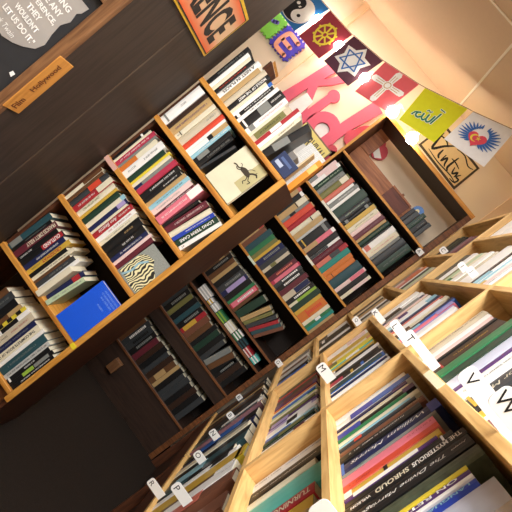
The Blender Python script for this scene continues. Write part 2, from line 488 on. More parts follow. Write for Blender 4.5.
label_strip(FB, -.10, -.03, FY-.0065, FY-.005, -.0245, -.0105)
label_strip(FB, -.30, -.235, FY-.0065, FY-.005, -.2865, -.2725, '#cfdcc4')
label_strip(FB, -.29, -.13, FY-.0065, FY-.005, .2375, .2515)
# --- right bookcases
YD = [.30, 1.315, 2.165, 2.822]
def unit(y0, y1, zs, top, label):
    b = empty('bookcase', (.45, (y0+y1)/2, FL), label, 'bookcase')
    for i, (ya, yb) in enumerate(((y0, y0+.011), (y1-.011, y1))):
        boxo('side_panel', XR, .59, ya+.0005, yb-.0005, zs[-2]-.02, top, PINEZ, b)
        boxo('lower_side_panel', XR+.06, .59, ya+.0005, yb-.0005, zs[-1]-.02, zs[-2]-.0205, PINEZ, b)
        boxo('base_panel', XR+.003, .59, ya+.0005, yb-.0005, FL, zs[-1]-.0205, BROWN, b)
    boxo('top_board', XR, .59, y0+.0005, y1-.0005, top, top+.02, PINEY, b)
    boxo('back_panel', .575, .585, y0+.012, y1-.012, FL+.02, top-.002, BROWN, b)
    for z in zs:
        boxo('shelf', XR, .574, y0+.0115, y1-.0115, z-.020, z, PINEY, b)
    boxo('kickboard', XR+.05, XR+.065, y0+.0115, y1-.0115, FL, zs[-1]-.13, DKS, b)
    boxo('front_rail', XR+.002, XR+.014, y0+.0115, y1-.0115, zs[-1]-.129, zs[-1]-.0205, BROWN, b)
    return b
RZ = [.586, .319, .052, -.208, -.478, -.97]
R3Z = [.495, .232, -.015, -.25, -.50, -.97]
U1 = unit(YD[0], YD[1], RZ, 1.0, 'nearest honey pine bookcase on the right, full of large books, letter cards V and W')
U2 = unit(YD[1]+.001, YD[2], RZ, 1.0, 'middle honey pine bookcase on the right, with letter cards K, L and M')
U3 = unit(YD[2]+.001, YD[3], R3Z, .745, 'shorter right hand bookcase in the back corner, letter cards A and C')
ya_, yb_ = atX(426, 373, XR).y, atX(441, 387, XR).y
label_strip(U1, XR-.001, XR, yb_, ya_, .033, .050, '#ece4c0')

# ================================================================== rows of books
def lb_map(u0, v=-50, Y=LBY):
    return lambda r: uvY(u0+r, v, Y).x
P1 = 'pocket paperbacks on the left bookcase'
Y0 = LBY+.008
sL = lambda v: lb_map(-172.5, v)
A_ = '''
5 .178 k tg|=black paperback, grey lettering, against dark panel
4 .165 w
4 .160 cr
4 .165 k tro,.1,.8,.7|=black paperback with orange lettering
6 .175 w Tk,.12,.88,.5,A NEST IN PLACES|=white paperback, spaced black title
5 .160 tn
6 .172 be
5 .172 k Tw,.25,.92,.55,MIDDLE OF THE WEST
3 .150 cr
4 .165 w bb,.9,1
4 .160 k tw|bw,.05,.12
4 .170 w tk,.3,.7
9 .172 k bg,.42,.68|tw,.7,.95|bw,.06,.1
6 .168 w tp,.3,.95|bg,.08,.2
3 .150 cr
7 .160 be bol,.08,.85|tk,.2,.75,.45
4 .178 r bw,.35,.6
4 .176 w
4 .165 cr tk,.45,.85
8 .170 k l8|bg,.2,.55|y-6|=black leaning paperback, grey emblem
'''
place_row(A_, ('F', Y0), LZ[0], sL(90), 'open top of left bookcase', P1, .12, 1)
B_ = '''
9.5 .188 w tg,.45,.6|bg,.08,.12|y-10|=tall white paperback jutting out
5 .170 db y-2
8 .172 tn tpu,.1,.9,.6|y-4|=tan paperback, purple lettering
5 .170 cr bk,.12,.14|tk,.05,.12
7.5 .172 be tg,.65,.9
6 .172 ro
3 .168 w
5 .165 w bk,.5,.62|btn,.62,1
4 .165 lb tw
5 .155 k bg,.1,.4
5 .150 k tg
3 .140 dg l7
'''
place_row(B_, ('F', Y0), LZ[1], sL(30), "left bookcase's upper shelf", P1, .12, 2, 0.175)
C_ = '''
3 .160 k bw,.8,.85
2.5 .165 cr
4.5 .172 cm Tw,.1,.85,.5,~In the Golden Days of
2.5 .168 g
5.5 .160 cr bo,0,.45|=cream paperback, orange lower half
8 .172 w tg,.1,.3|tdg,.5,.85
5.5 .160 dgn
3 .172 y
3.5 .165 cr
3.5 .165 g bnv,0,.2
6 .172 r bcm,.02,.98|=broad red paperback
6 .165 k tw
5 .160 k tw,.5,.9
4.5 .168 tn
4.5 .172 lb tdt
6 .168 pp tg,.1,.7
3.5 .168 m tw
9 .185 p bw,.72,1|tw,.1,.68,.6|y-14|=thick pink paperback with white top, jutting out
3.5 .150 k l3
7 .168 m l5|tpp
6 .165 cr l7
4.5 .165 rb l7|tw,.3,.9
7 .165 dgn l7|Tw,.1,.9,.45,LONG TERM CARE
4.5 .165 w l7|tk,.05,.12
'''
place_row(C_, ('F', Y0), LZ[2], sL(-35), "left bookcase's second shelf", P1, .12, 3, 0.196)
D_ = '''
3.5 .165 cr bbr,.5,1
3.5 .160 br
6 .170 dg bro,.5,.8|=dark grey paperback, orange title box
6 .172 r bcr,.62,1|tw,.1,.55
6 .165 cr tol,.1,.6
3 .165 oc
6.5 .160 dgn
5 .172 cr blb,.9,1
4.5 .170 nv bli2,.75,.95
2.5 .160 cr
6 .172 r Tw,.15,.62,.6,~Ann Beattie|tw,.66,.95,.6
5 .170 w tr,.3,.9
4 .165 cr tg
9 .165 k ttn,.5,.8,.7
7 .160 k tw,.4,.7
4.5 .160 nv tw
3.5 .165 pp
5 .160 m
'''
place_row(D_, ('F', Y0), LZ[3], sL(-95), "left bookcase's third shelf", P1, .12, 4, 0.19)
E_ = '''
6 .190 dt bg,.04,.3|l2
4 .178 k tg|l2
6.5 .190 m Tcr,.3,.97,.62,FRANCES DIRTY KELLY|l2
5 .178 k tw,.05,.35|l2
5.5 .190 k br,.5,.98|Tw,.54,.92,.7,OUTLAND|l2|=black paperback, red OUTLAND panel
5.5 .180 nv tw|l2
5 .190 oc Tr,.35,.8,.7,CROSSWAY|tol,.1,.3|l2|=yellow paperback, red title
4 .165 k l2
4 .185 cr tk,.2,.85|l2
3 .160 br l2
5 .170 dg tg|l2
4 .178 w tk,.12,.5|l2
6 .150 cr l2|y-30|=plain cream paperback jutting well forward
6 .160 nv l4|y12|br,.7,.9
5 .160 lgn l6|y-14|tg|=leaning pale green paperback
'''
place_row(E_, ('F', Y0), LZ[4], sL(-165), "left bookcase's fourth shelf", P1, .12, 5, 0.246)
F_ = '''
32 .1 _
7 .19 br
8 .20 dg tg
8 .195 k
5 .20 br btn,.7,1
4 .21 y bk,.2,.3|bk,.4,.5|bk,.6,.7|bk,.8,.9|=yellow and black striped paperback
5 .215 w bk,.4,.75
8 .215 be tr,.5,.9,.3|tk,.1,.45,.4
6 .205 nv tg
7 .21 cr Tk,.1,.9,.4,THE COMPLETE BOOK OF IT
4 .215 w
9 .205 dt tg
5 .205 lg tk,.05,.95,.6
5 .195 k tw,.4,.65|bw,.04,.08
4 .200 k bli,.3,.55|bg,.57,.9|=black paperback, lime green band
4 .190 k tw
'''
place_row(F_, ('F', Y0), LZ[5], sL(-245), "left bookcase's bottom shelf", P1, .12, 6, 0.264)

# face-out books on the left bookcase
def face_book(name, uL, w, h, z, label, m, tilt=4, Y=LBY-.004, t=.022, rotz=0):
    x = uvY(uL, -50, LBY).x
    e = empty('book', (x, Y+.03, z), label, 'book', 'face-out books on the left bookcase')
    bm = bmesh.new(); box(bm, 0, w, 0, .0016, 0, h); box(bm, 0, w, t-.0016, t, 0, h); box(bm, 0, .0016, 0.0017, t-.0017, 0, h)
    meshobj('cover', bm, m, e)
    pg = bmesh.new(); box(pg, .002, w-.002, .0018, t-.0018, .002, h-.002); meshobj('page_block', pg, PAGES, e)
    e.rotation_euler = (math.radians(-tilt), 0, math.radians(rotz)); e.location.z += t*math.sin(math.radians(tilt))+.0005
    return e
CREAMC = mat('faded_cream_cover', '#d9d2b4', .5, .16, 16)
fb1 = face_book('a', -94, .122, .168, LZ[1], 'cream book facing out with a dark sketch of an animal, upper shelf', CREAMC, 7, LBY-.03)
mp0 = lambda s, t, d: Vector((s, -d, t))
bm = bmesh.new()
body = sm([(.050, .112), (.062, .121), (.078, .122), (.090, .117), (.094, .109), (.084, .104), (.070, .103), (.056, .104), (.050, .112)], 3)
prism(bm, body, .0002, .0006, mp0)
for k, (st, wd) in enumerate((([(.054,.110),(.044,.104),(.034,.105),(.026,.101)], .0045), ([(.058,.106),(.048,.098),(.040,.100)], .003), ([(.088,.107),(.094,.096),(.091,.086),(.098,.082)], .003),
               ([(.092,.110),(.102,.100),(.110,.102),(.108,.092)], .003), ([(.086,.118),(.094,.128),(.104,.134)], .006), ([(.104,.134),(.110,.130)], .005), ([(.098,.132),(.100,.140)], .002), ([(.052,.112),(.046,.120),(.040,.119)], .002), ([(.074,.121),(.078,.132),(.090,.140)], .0018))):
    ribbon(bm, sm(st, 3), wd, .0002, .0006+.00003*k, mp0)
meshobj('cover_drawing', bm, mat('sepia_ink', '#3e3424', .7), fb1)
bm = bmesh.new(); box(bm, .078, .1218, -.0002, -.0001, .06, .1678)
meshobj('cover_olive_panel', bm, mat('olive_patch', '#b7ad7c', .55, .1, 20), fb1)  # olive panel over the upper right of the cover

# wavy zebra-pattern cover
ZM = D.materials.new('wavy_marbled_pattern'); ZM.use_nodes = True
nt = ZM.node_tree; bs = nt.nodes['Principled BSDF']; bs.inputs['Roughness'].default_value = .5
tc = nt.nodes.new('ShaderNodeTexCoord'); wv = nt.nodes.new('ShaderNodeTexWave'); wv.inputs['Scale'].default_value = 30
wv.inputs['Distortion'].default_value = 26; wv.inputs['Detail'].default_value = 2; wv.inputs['Detail Scale'].default_value = .45; wv.bands_direction = 'X'
rp = nt.nodes.new('ShaderNodeValToRGB'); rp.color_ramp.elements[0].color = lin('#1d1c18'); rp.color_ramp.elements[1].color = lin('#e8dfae')
rp.color_ramp.elements[0].position = .35; rp.color_ramp.elements[1].position = .6
nt.links.new(tc.outputs['Object'], wv.inputs['Vector']); nt.links.new(wv.outputs['Fac'], rp.inputs['Fac']); nt.links.new(rp.outputs['Color'], bs.inputs['Base Color'])
fb2 = face_book('b', -75, .100, .150, LZ[3], 'book facing out with a black and cream wavy cover and grey top', mat('speckled_grey_cover', '#8d9088', .5, .5, 300), 7, LBY-.03, .016)
bm = bmesh.new()
pts = [(.004, .006), (.004, .094), (.02, .112), (.05, .12), (.068, .102), (.085, .096), (.1, .086), (.1, .006), (.06, .003), (.03, .01)]
prism(bm, pts, .0003, .0008, mp0); meshobj('cover_drawing', bm, ZM, fb2)
bm = bmesh.new()
ribbon(bm, sm([(.02, .008), (.03, .04), (.026, .07), (.04, .1)], 4), [.007]*13, .0009, .0012, mp0)
meshobj('cover_stream', bm, mat('pale_blue_ink', '#8fb6c4', .5), fb2)
# blue book
BLUEC = D.materials.new('blue_grid_cover'); BLUEC.use_nodes = True
nt = BLUEC.node_tree; bs = nt.nodes['Principled BSDF']; bs.inputs['Roughness'].default_value = .38
tc = nt.nodes.new('ShaderNodeTexCoord'); ck = nt.nodes.new('ShaderNodeTexBrick'); ck.inputs['Scale'].default_value = 230; ck.offset = 0
ck.inputs['Color1'].default_value = lin('#1560e6'); ck.inputs['Color2'].default_value = lin('#1156dc'); ck.inputs['Mortar'].default_value = lin('#0a41b4')
mpn = nt.nodes.new('ShaderNodeMapping'); mpn.inputs['Rotation'].default_value = (math.pi/2, 0, 0)
nt.links.new(tc.outputs['Object'], mpn.inputs['Vector']); nt.links.new(mpn.outputs['Vector'], ck.inputs['Vector']); nt.links.new(ck.outputs['Color'], bs.inputs['Base Color'])
fb3 = face_book('c', -77.5, .109, .200, LZ[4], 'bright blue book facing out beside the yellow tag, small pale title', BLUEC, 5, LBY-.032, .018)
for k, (s, z, w) in enumerate((('AN INTRODUCTION', .188, .070), ('TO MODERN POETRY', .176, .074), ('AND CRITICISM', .164, .056), ('AUDEN', .140, .030))):
    text_obj('cover_title', s, mat('pale_blue_print', '#86a9e8', .5), (.070+.0, -.0005, z), (1, 0, 0), (0, 0, 1), fb3, width=w, height=.0062)

# things at the right end of the open top
def plain(name, loc, parts, label, cat, group=None, rot=(0, 0, 0)):
    e = empty(name, loc, label, cat, group); e.rotation_euler = rot
    for pn, b, m in parts:
        bm = bmesh.new(); box(bm, *b); bevelled(bm, min(.001, (b[1]-b[0])/5, (b[3]-b[2])/5)); meshobj(pn, bm, m, e)
    return e
PRM = D.materials.new('newsprint_columns'); PRM.use_nodes = True
nt = PRM.node_tree; bs = nt.nodes['Principled BSDF']; bs.inputs['Roughness'].default_value = .8
tc = nt.nodes.new('ShaderNodeTexCoord'); ck = nt.nodes.new('ShaderNodeTexBrick'); ck.inputs['Scale'].default_value = 1; ck.inputs['Brick Width'].default_value = .038
ck.inputs['Row Height'].default_value = .0042; ck.inputs['Mortar Size'].default_value = .0011; ck.inputs['Color1'].default_value = lin('#a9aaa8'); ck.inputs['Color2'].default_value = lin('#b9b9b5'); ck.inputs['Mortar'].default_value = lin('#dcdcd8')
mpn = nt.nodes.new('ShaderNodeMapping'); mpn.inputs['Rotation'].default_value = (math.pi/2, 0, 0)
nt.links.new(tc.outputs['Object'], mpn.inputs['Vector']); nt.links.new(mpn.outputs['Vector'], ck.inputs['Vector']); nt.links.new(ck.outputs['Color'], bs.inputs['Base Color'])
plain('newspaper', (uvY(-66, 80, LBY).x, LBY+.16, LZ[0]+.0012), [('front_page', (0, .085, 0, .002, 0, .165), PRM), ('back_pages', (.001, .084, .0021, .006, .001, .16), mat('newsprint_grey', '#c9c8c2', .8))],
      'folded grey newspaper standing on the top of the left bookcase', 'newspaper', rot=(math.radians(-3), 0, 0))
plain('book', (uvY(-64, 80, LBY).x, LBY+.05, LZ[0]+.0008), [('cover', (0, .030, 0, .09, 0, .085), mat('grey_brown_cover', '#77736e', .5)), ('page_block', (.002, .028, .001, .088, .001, .086), PAGES)],
      'short grey brown book in front of the folded newspaper', 'book')
plain('book', (uvY(-66, 80, LBY).x, LBY+.004, LZ[0]+.002), [('cover', (0, .074, 0, .012, 0, .060), mat('deep_navy_cover', '#1f2f55', .35)), ('cover_title', (.008, .038, -.0006, -.0001, .012, .026), mat('pale_grey_blue', '#aeb8cc', .5)), ('cover_picture', (.012, .06, -.0006, -.0001, .034, .044), mat('mid_blue_print', '#4b5f8c', .5))],
      'low navy book lying on its side at the right end of the top', 'book', rot=(math.radians(-4), 0, 0))
plain('cassette_box', (uvY(-45, 80, LBY).x, LBY+.16, LZ[0]), [('box_body', (0, .022, 0, .06, 0, .15), mat('orange_box_card', '#e8932a', .5)), ('box_label', (.002, .020, -.0006, -.0001, .09, .13), mat('pale_orange_print', '#f4c46a', .5))],
      'small orange box at the back right corner of the top of the left bookcase', 'box')
plain('booklet', (uvY(-49, 80, LBY).x, LBY+.06, LZ[0]+.001), [('cover', (0, .006, 0, .07, 0, .135), mat('beige_card', '#d9bf94', .6)), ('page_block', (.001, .005, .0012, .068, .001, .134), PAGES)],
      'beige booklet standing right of the folded newspaper', 'booklet')

# --- far bookcase rows
fm = lambda u0, v=60: (lambda r: uvY(u0+r, v, FY+.012).x)
FYs = FY+.010
G2 = 'hardback books on the far bookcase'
FA = '''
4 .195 pp bg,.02,.3
4 .200 w bpp,.5,.9
5 .195 dgn tlgn
5 .190 g tdgn
6 .200 ol bcr,.7,.95
5 .205 sa
3 .200 k bw,.02,.95
4 .205 g tw
3 .200 w
9 .215 dgn
6 .205 dg tlgn
4 .200 k bg,.1,.2|bg,.8,.9
5 .210 ol boc,.02,.98|=yellow olive hardback
5 .205 cr tol
4 .205 pp
5 .210 m tmv
3 .205 tn
5 .210 dgn tol
2 .200 k
6 .215 w bsa,.05,.2
6 .210 cr tsa
3 .205 g
8 .215 dg
8 .215 dgn tg
'''
place_row(FA, ('F', FYs), FBZ[1], fm(-27, 105), "far bookcase's highest full shelf", G2, .15, 11, .25)
FBk = '''
5 .205 sa btn,.05,.9|=tan pink hardback
5.5 .200 k bw,.9,1
6 .205 tn bk,.6,.63|bcr,.64,.95
3 .195 g bk,.3,.5
6 .205 ro btn,.97,1
5 .195 r
5 .205 cr bk,.7,.73
5.5 .200 tn
2.5 .210 lg
9 .205 k boc,.1,.14|bg,.8,.9
5 .215 p btn,0,.42|bw,.9,1
6 .210 k
3 .205 w bdg,0,.6
6 .205 m tmv
5 .215 r bdg,.45,.75|bsa,.02,.45
6 .205 t
5 .200 o
5 .195 o bk,.2,.22
10 .205 dt
4 .210 pp bp,.5,.95
5.5 .200 k
3.5 .205 cr bpp,.4,.9
'''
place_row(FBk, ('F', FYs), FBZ[2], fm(-30, 60), "far bookcase's second full shelf", G2, .15, 12, .244)
FC = '''
5 .165 dt btn,0,.12
5 .170 tn br,.8,1
5 .165 rd
6 .185 dt
5 .180 gn
4 .180 ol
3 .190 oc
6 .190 nv tg
5 .195 dg
3.5 .190 be bol,.3,.5
6 .195 k
5 .195 m tsa,.5,.9
4 .200 cm bp,.1,.95
4 .195 dg tw
5 .190 k tw
5.5 .195 m
6 .180 be bnv,.45,1
5 .190 k tw,.4,.9
3 .190 li bcr,.0,.3
6 .195 dgn
4 .185 oc
9 .185 o bro,.3,.34|tro,.7,.8
4 .185 cr
3 .180 gn bw,.4,.6
3.5 .185 t
4 .175 tn
'''
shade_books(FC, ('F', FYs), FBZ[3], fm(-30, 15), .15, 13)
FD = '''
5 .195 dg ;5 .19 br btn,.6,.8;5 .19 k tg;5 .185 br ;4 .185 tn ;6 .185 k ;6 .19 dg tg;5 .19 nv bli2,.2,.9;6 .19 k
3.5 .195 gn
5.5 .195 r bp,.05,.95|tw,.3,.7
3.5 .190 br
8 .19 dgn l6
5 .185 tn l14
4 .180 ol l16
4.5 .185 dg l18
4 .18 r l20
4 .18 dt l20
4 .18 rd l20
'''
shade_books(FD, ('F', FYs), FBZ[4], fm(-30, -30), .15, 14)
# books lying on top of the third-shelf books
def flat_book(x, y, z, w, d, t, col, label, group, rotz=0):
    e = empty('book', (x, y, z), label, 'book', group, rotz)
    bm = bmesh.new(); box(bm, 0, w, 0, d, 0, .0015); box(bm, 0, w, 0, d, t-.0015, t); box(bm, 0, w, 0, .0015, .0016, t-.0016)
    meshobj('cover', bm, cmat(col), e)
    pg = bmesh.new(); box(pg, .0015, w-.003, .002, d-.003, .0017, t-.0017); meshobj('page_block', pg, PAGES, e)
    return e
# magazines in the narrow slot
mx = -.33; cols = [('w', .085, .05), ('oc', .03, .028), ('lg', .05, .045), ('li', .075, .03), ('cr', .07, .04), ('gn', .05, .05), ('dt', .05, .045), ('pp', .06, .03), ('aq', .045, .04)]
for i, (c, w, h) in enumerate(cols):
    e = empty('magazine', (mx, FY+.004, -.6365), f'{PAL[c][1]} magazine lying in the narrow slot of far bookcase, {["leftmost","second from left","third from left","fourth from left","fifth from left","sixth from left","third from right","second from right","rightmost"][i]}', 'magazine', 'magazines in the narrow slot')
    zz = 0; k = 0
    while zz < h:
        bm = bmesh.new(); box(bm, 0, w, 0, .2, zz, zz+.0085); meshobj('folded_sheet', bm, cmat(c if k % 2 == 0 else {'w': 'lg', 'li': 'gn', 'dt': 'k', 'pp': 'r'}.get(c, 'w')), e)
        zz += .009; k += 1
    mx += w+.004
FEs = '''
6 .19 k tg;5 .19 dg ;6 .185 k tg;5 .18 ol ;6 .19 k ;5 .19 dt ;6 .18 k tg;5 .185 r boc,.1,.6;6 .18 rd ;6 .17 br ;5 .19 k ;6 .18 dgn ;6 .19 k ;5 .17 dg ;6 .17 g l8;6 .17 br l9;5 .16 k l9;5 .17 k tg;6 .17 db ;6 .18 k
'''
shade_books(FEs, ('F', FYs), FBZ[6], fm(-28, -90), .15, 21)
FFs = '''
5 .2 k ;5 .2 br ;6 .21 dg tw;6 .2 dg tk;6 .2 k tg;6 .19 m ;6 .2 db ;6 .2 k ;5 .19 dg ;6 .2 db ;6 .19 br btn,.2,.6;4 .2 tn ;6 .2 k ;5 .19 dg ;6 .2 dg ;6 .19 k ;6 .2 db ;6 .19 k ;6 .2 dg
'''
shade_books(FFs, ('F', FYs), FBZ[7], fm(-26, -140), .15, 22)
# second row of books behind, on the far side of the low left bookcase
for i, z in enumerate(LZ[:5]):
    shade_books('6 .16 k;7 .15 dg;6 .16 m;6 .15 nv;7 .16 k;6 .14 g;6 .16 dgn;7 .15 k;6 .16 be;6 .15 lg;7 .16 dg;6 .15 k;7 .16 lg;6 .15 g;7 .15 dg;6 .16 k', ('F', LBY+.29), z, lb_map(u_of(-.716, LBY+.29), -50, LBY+.29), .12, 30+i)

# --- right bookcases
def sy(total, u0, u1, xp, v=36):
    """running width -> world y along the spine plane (u in the levelled image)"""
    return lambda r: uvX(u0+(u1-u0)*r/total, v, xp).y
def right_row(spec, y0, u1, base, phrase, group, rec=0, depth=.16, seed=0, v=36, y1=None):
    """books from depth y0 towards the camera, up to the levelled image column u1 (or depth y1)"""
    xp = XB+rec
    tot = sum(b[0] for b in dsl(spec))
    u0 = u_of(xp, y0)
    if y1: u1 = u_of(xp, y1)
    gap = min([z-base for z in (RZ if y0 < 2.3 else R3Z+[.745]) if z > base+.05]+[.5])-.024
    place_row(spec, ('S', xp), base, sy(tot, u0, u1, xp, v), phrase, group, depth, seed, gap)
G3 = 'books on the nearest right bookcase'; G4 = 'books on the middle right bookcase'; G5 = 'books on the corner bookcase'
R1B = '''
5 .215 w tlb|H
5 .220 w bb,.5,1|brb,.2,.5|=white book with blue lower spine
3 .205 nv bpu,.8,1
3 .205 cr
5 .215 k bpu,.86,1|brb,0,.3
3 .190 gn
4 .215 cr
2 .190 lb
3 .200 dg bro,.2,.3
6 .215 rd ttn,.7,.95
7 .200 k tw,.1,.8,.3
12 .235 nv Tw,.1,.85,.26,~William Morris|brb,.9,1|bb,0,.03
3 .215 g tt,.1,.25
9 .205 p tcm,.7,.98|d150
6 .205 sa bro,0,1|tr,.05,.3,.4
7 .200 oc bw,0,.08|bk,.42,.46
4 .190 pu bw,.1,.8
7 .215 k bw,.9,.92
9 .242 k Tw,.05,.22,.3,WILSON|Tcr,.26,.54,.55,SHROUD|Tw,.57,.97,.55,THE MYSTERIOUS|=black book titled The Mysterious Shroud in white letters
14 .242 k Tw,.12,.80,.32,~The Divine Marriage|Tw,.85,.97,.14,~Joseph
15 .235 mt d180|H|=large dark green mottled book
5 .200 y d150
6 .200 pu Tw,.05,.9,.6,ON RETHINKING|d150
4 .200 w d150
11 .200 rb Tlb,.05,.95,.3,LANGUAGE OF MY TIME|d150
34 .220 si bw,.1,.5|d190|H|=very thick silver grey book nearest the camera
'''
right_row(R1B, 1.302, 343, RZ[3], "nearest bookcase's middle shelf", G3, .012, .16, 41)
R1A = '''
5 .200 be tk,.02,.98,.45
3 .195 w
3 .190 pp
2 .190 k
7 .190 db toc,.3,.8,.4|br,.12,.15
5 .200 gn
5 .195 dgn
9 .225 si H
3 .215 pu
9 .225 w tg,.05,.95,.25
11 .205 dg Tcr,.1,.9,.35,~Looking for Mary|H|boc,.04,.07
4 .21 k btn,.2,.3
5 .225 oc
4 .220 w
15 .200 mv H|=broad mauve brown book by the V card
10 .220 w bb,.1,.9
8 .225 w tlg
10 .23 cr
10 .22 w tk
12 .23 lg
'''
right_row(R1A, 1.302, 344, RZ[2], "nearest bookcase's upper shelf", G3, .004, .16, 42)
R1T = '''
6 .2 lg tg;6 .21 w ;5 .2 pp ;6 .21 w tlb;8 .2 lg ;7 .21 w tk;9 .22 cr ;9 .21 w
'''
right_row(R1T, 1.302, 230, RZ[1], "nearest bookcase's top visible shelf", G3, .004, .16, 43)
R1C = '''
6 .235 w tb,.4,.98,.7|tk,.02,.38,.5|=white book, blue and black lettering
6 .230 k tw,.02,.9,.3
3 .20 cr
13 .225 aq d150|H|=broad aqua teal book
7 .20 r Tcr,.05,.95,.5,TURNING POINTS|d130
8 .195 li boc,0,1|d140|=yellow green book
4 .185 tn
5 .19 k tw|d120
8 .185 dg bw,.3,.5
6 .18 cr tk
9 .19 k
9 .2 w
'''
right_row(R1C, 1.302, 286, RZ[4], "nearest bookcase's lower shelf", G3, .02, .18, 44)
R1D = '''
8 0.422 rd brd,0,1|bsa,.2,.6
6 0.397 cr bw,.1,.9
8 0.384 br
8 0.410 m
9 0.397 w
9 0.410 tn
'''
right_row(R1D, 1.302, 235, RZ[5], "nearest bookcase's low shelf", G3, -.008, .18, 45)
R2B = '''
6 .205 w bpp,.5,.95
6 .205 oc
3 .205 sa bcr,.1,.9
5 .205 y bol,0,.2
3 .200 aq bw,.4,.7
4 .200 oc
3.5 .195 k bw,.1,.14
5 .210 w
6 .200 k tg
6 .205 k bb,.6,.66|boc,.4,.45|bcm,0,.25|=black book with coloured spots
2.5 .205 w
7 .205 b bdt,0,.96|tw,.04,.12|=broad petrol blue book
2 .21 w
4 .205 nv tlb
3 .21 w
'''
right_row(R2B, 2.152, 161, RZ[3], "middle bookcase's middle shelf", G4, 0, .15, 51)
R2A = '''
5 .205 w tk,.3,.6,.2
5 .210 w bk,.1,.5
5 .200 nv bg,.1,.9
3 .205 tn bpp,0,1
4 .205 w bpu,.3,.5
5 .215 lb bw,.1,.8
5 .215 nv tp,0,.5,.8|=navy book, pink lower lettering
3 .215 sa
6 .220 cr bw,.1,.9
4 .200 be bbr,0,.3
4 .220 k bnv,.5,1
3 .215 b blb,0,.4
5 .200 p bli2,.7,1
3 .190 li2
6 .185 w
'''
right_row(R2A, 2.152, 161, RZ[2], "middle bookcase's upper shelf", G4, 0, .15, 52)
R2T = '''
5 .190 dg tlgn,.1,.95,.4
4 .195 w
3 .190 cr bol,0,.6
3 .190 lgn
3 .190 cr bgn,.1,.2
4 .195 w
4 .195 be
12 .225 w
2 .21 db
4 .220 w blb,0,.4
3 .215 lb
3 .215 w boc,0,.2
4 .220 pp
4 .220 w tk,.02,.98,.4
3 .22 w
'''
right_row(R2T, 2.152, 164, RZ[1], "middle bookcase's high shelf", G4, 0, .15, 53)
R2U = '''
7 .19 w bb,.9,1;7 .2 w ;5 .19 li bgn,0,.2;5 .2 cr ;7 .2 w tk;8 .21 b
'''
right_row(R2U, 2.152, 150, RZ[0], "middle bookcase's topmost shelf", G4, 0, .15, 54)
R2C = '''
4 .205 dt bk,.2,1
2.5 .205 r
6 .20 nv bk,.4,1
6 .205 pu bm,.2,.9
3 .200 o
3 .205 cr
3.5 .200 b
3.5 .205 li blgn,0,.8
3 .210 cr
4 .200 ol
5 .210 pu bli2,.05,.4
5 .205 li2 bw,.4,.9
6 .215 w bk,.4,.6
5 .205 lb bb,0,.5
5 .200 dgn bol,.3,.8
5 .190 dg tlg
5 .205 w bm,.6,.8
'''
right_row(R2C, 2.152, 165, RZ[4], "middle bookcase's lower shelf", G4, .012, .15, 55)
R2D = '''
5 0.397 k bb,.2,.8|l3
4 0.391 nv bg,.5,.9|l3
4 0.378 cr l3
5 0.397 k tg,.2,.9|l3
7 0.391 dt blb,.1,.5|l3|=grey teal book
4 0.353 k bdt,.1,.4|l3
5 0.378 w bk,.7,.9|l3
9 0.422 y boc,0,1|bk,.92,.96|l3|=wide yellow book
3 0.391 br bw,.8,1|l3
8 0.403 w by,0,.2|tk,.86,.98|l3
9 0.416 rd bsa,.2,.7|l3
'''
right_row(R2D, 2.152, 162, RZ[5], "middle bookcase's low shelf", G4, -.010, .17, 56)
# corner bookcase
R3a = '3 .185 k tg;2.5 .19 dgn tlg;3 .18 k ;2.5 .16 dg ;3 .17 mv ;2.5 .17 m ;2 .17 k ;2.5 .18 tn ;2.5 .18 cr ;2 .185 k ;2.5 .185 w'
right_row(R3a, 2.80, 0, R3Z[0], "corner bookcase's top shelf", G5, 0, .14, 61, y1=2.19)
SR3 = []
R3b = '2 .19 tn ;2 .19 g ;3 .19 pp bsa,.4,.9;3 .195 sa bo,.5,1;2 .19 w ;3 .19 db ;2 .19 lgn ;3 .19 be ;2 .19 k ;2.5 .195 b bw,0,.5;2 .19 w ;3 .19 cr bli,.1,.3'
SR3.append((1, R3b))
R3c = '2.5 .185 db ;2 .185 cr ;2 .18 k ;3 .18 tn ;2 .18 w ;2.5 .18 k ;3 .18 be ;2 .18 dg ;3 .18 cr ;2.5 .18 k'
SR3.append((2, R3c))
R3d = '2.5 .19 w bdg,0,.3;2.5 .185 k bw,.1,.2;2 .19 k ;2 .19 w ;3 .19 k ;3 .19 dg ;2.5 .19 w'
SR3.append((3, R3d))
for zi, sp in ((4, '3 .18 g;2.5 .18 w;2 .17 br;3 .18 lg;2.5 .18 k;3 .17 b;3 .18 dg;2.5 .17 br'),
               (5, '3 0.365 dg tg;2.5 0.351 br;3 0.378 k;2.5 0.365 tn;3 0.365 k tg;2.5 0.378 br;3 0.392 k;3 0.378 dg;2.5 0.378 k;3 0.405 w bk,0,.4;2.5 0.378 dt;2.5 0.405 mv'),
               *SR3):
    xp = XB-(.012 if zi == 5 else 0); tot = sum(b[0] for b in dsl(sp))
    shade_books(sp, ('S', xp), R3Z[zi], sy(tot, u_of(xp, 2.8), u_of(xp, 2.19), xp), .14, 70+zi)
sho = meshobj('books_in_shade', BL, BLM, None, (0, 0, EYE))
tag(sho, 'small dim books on the lower far shelves, corner shelves and behind the paperbacks', 'books', None, 'stuff')
finish_labels()

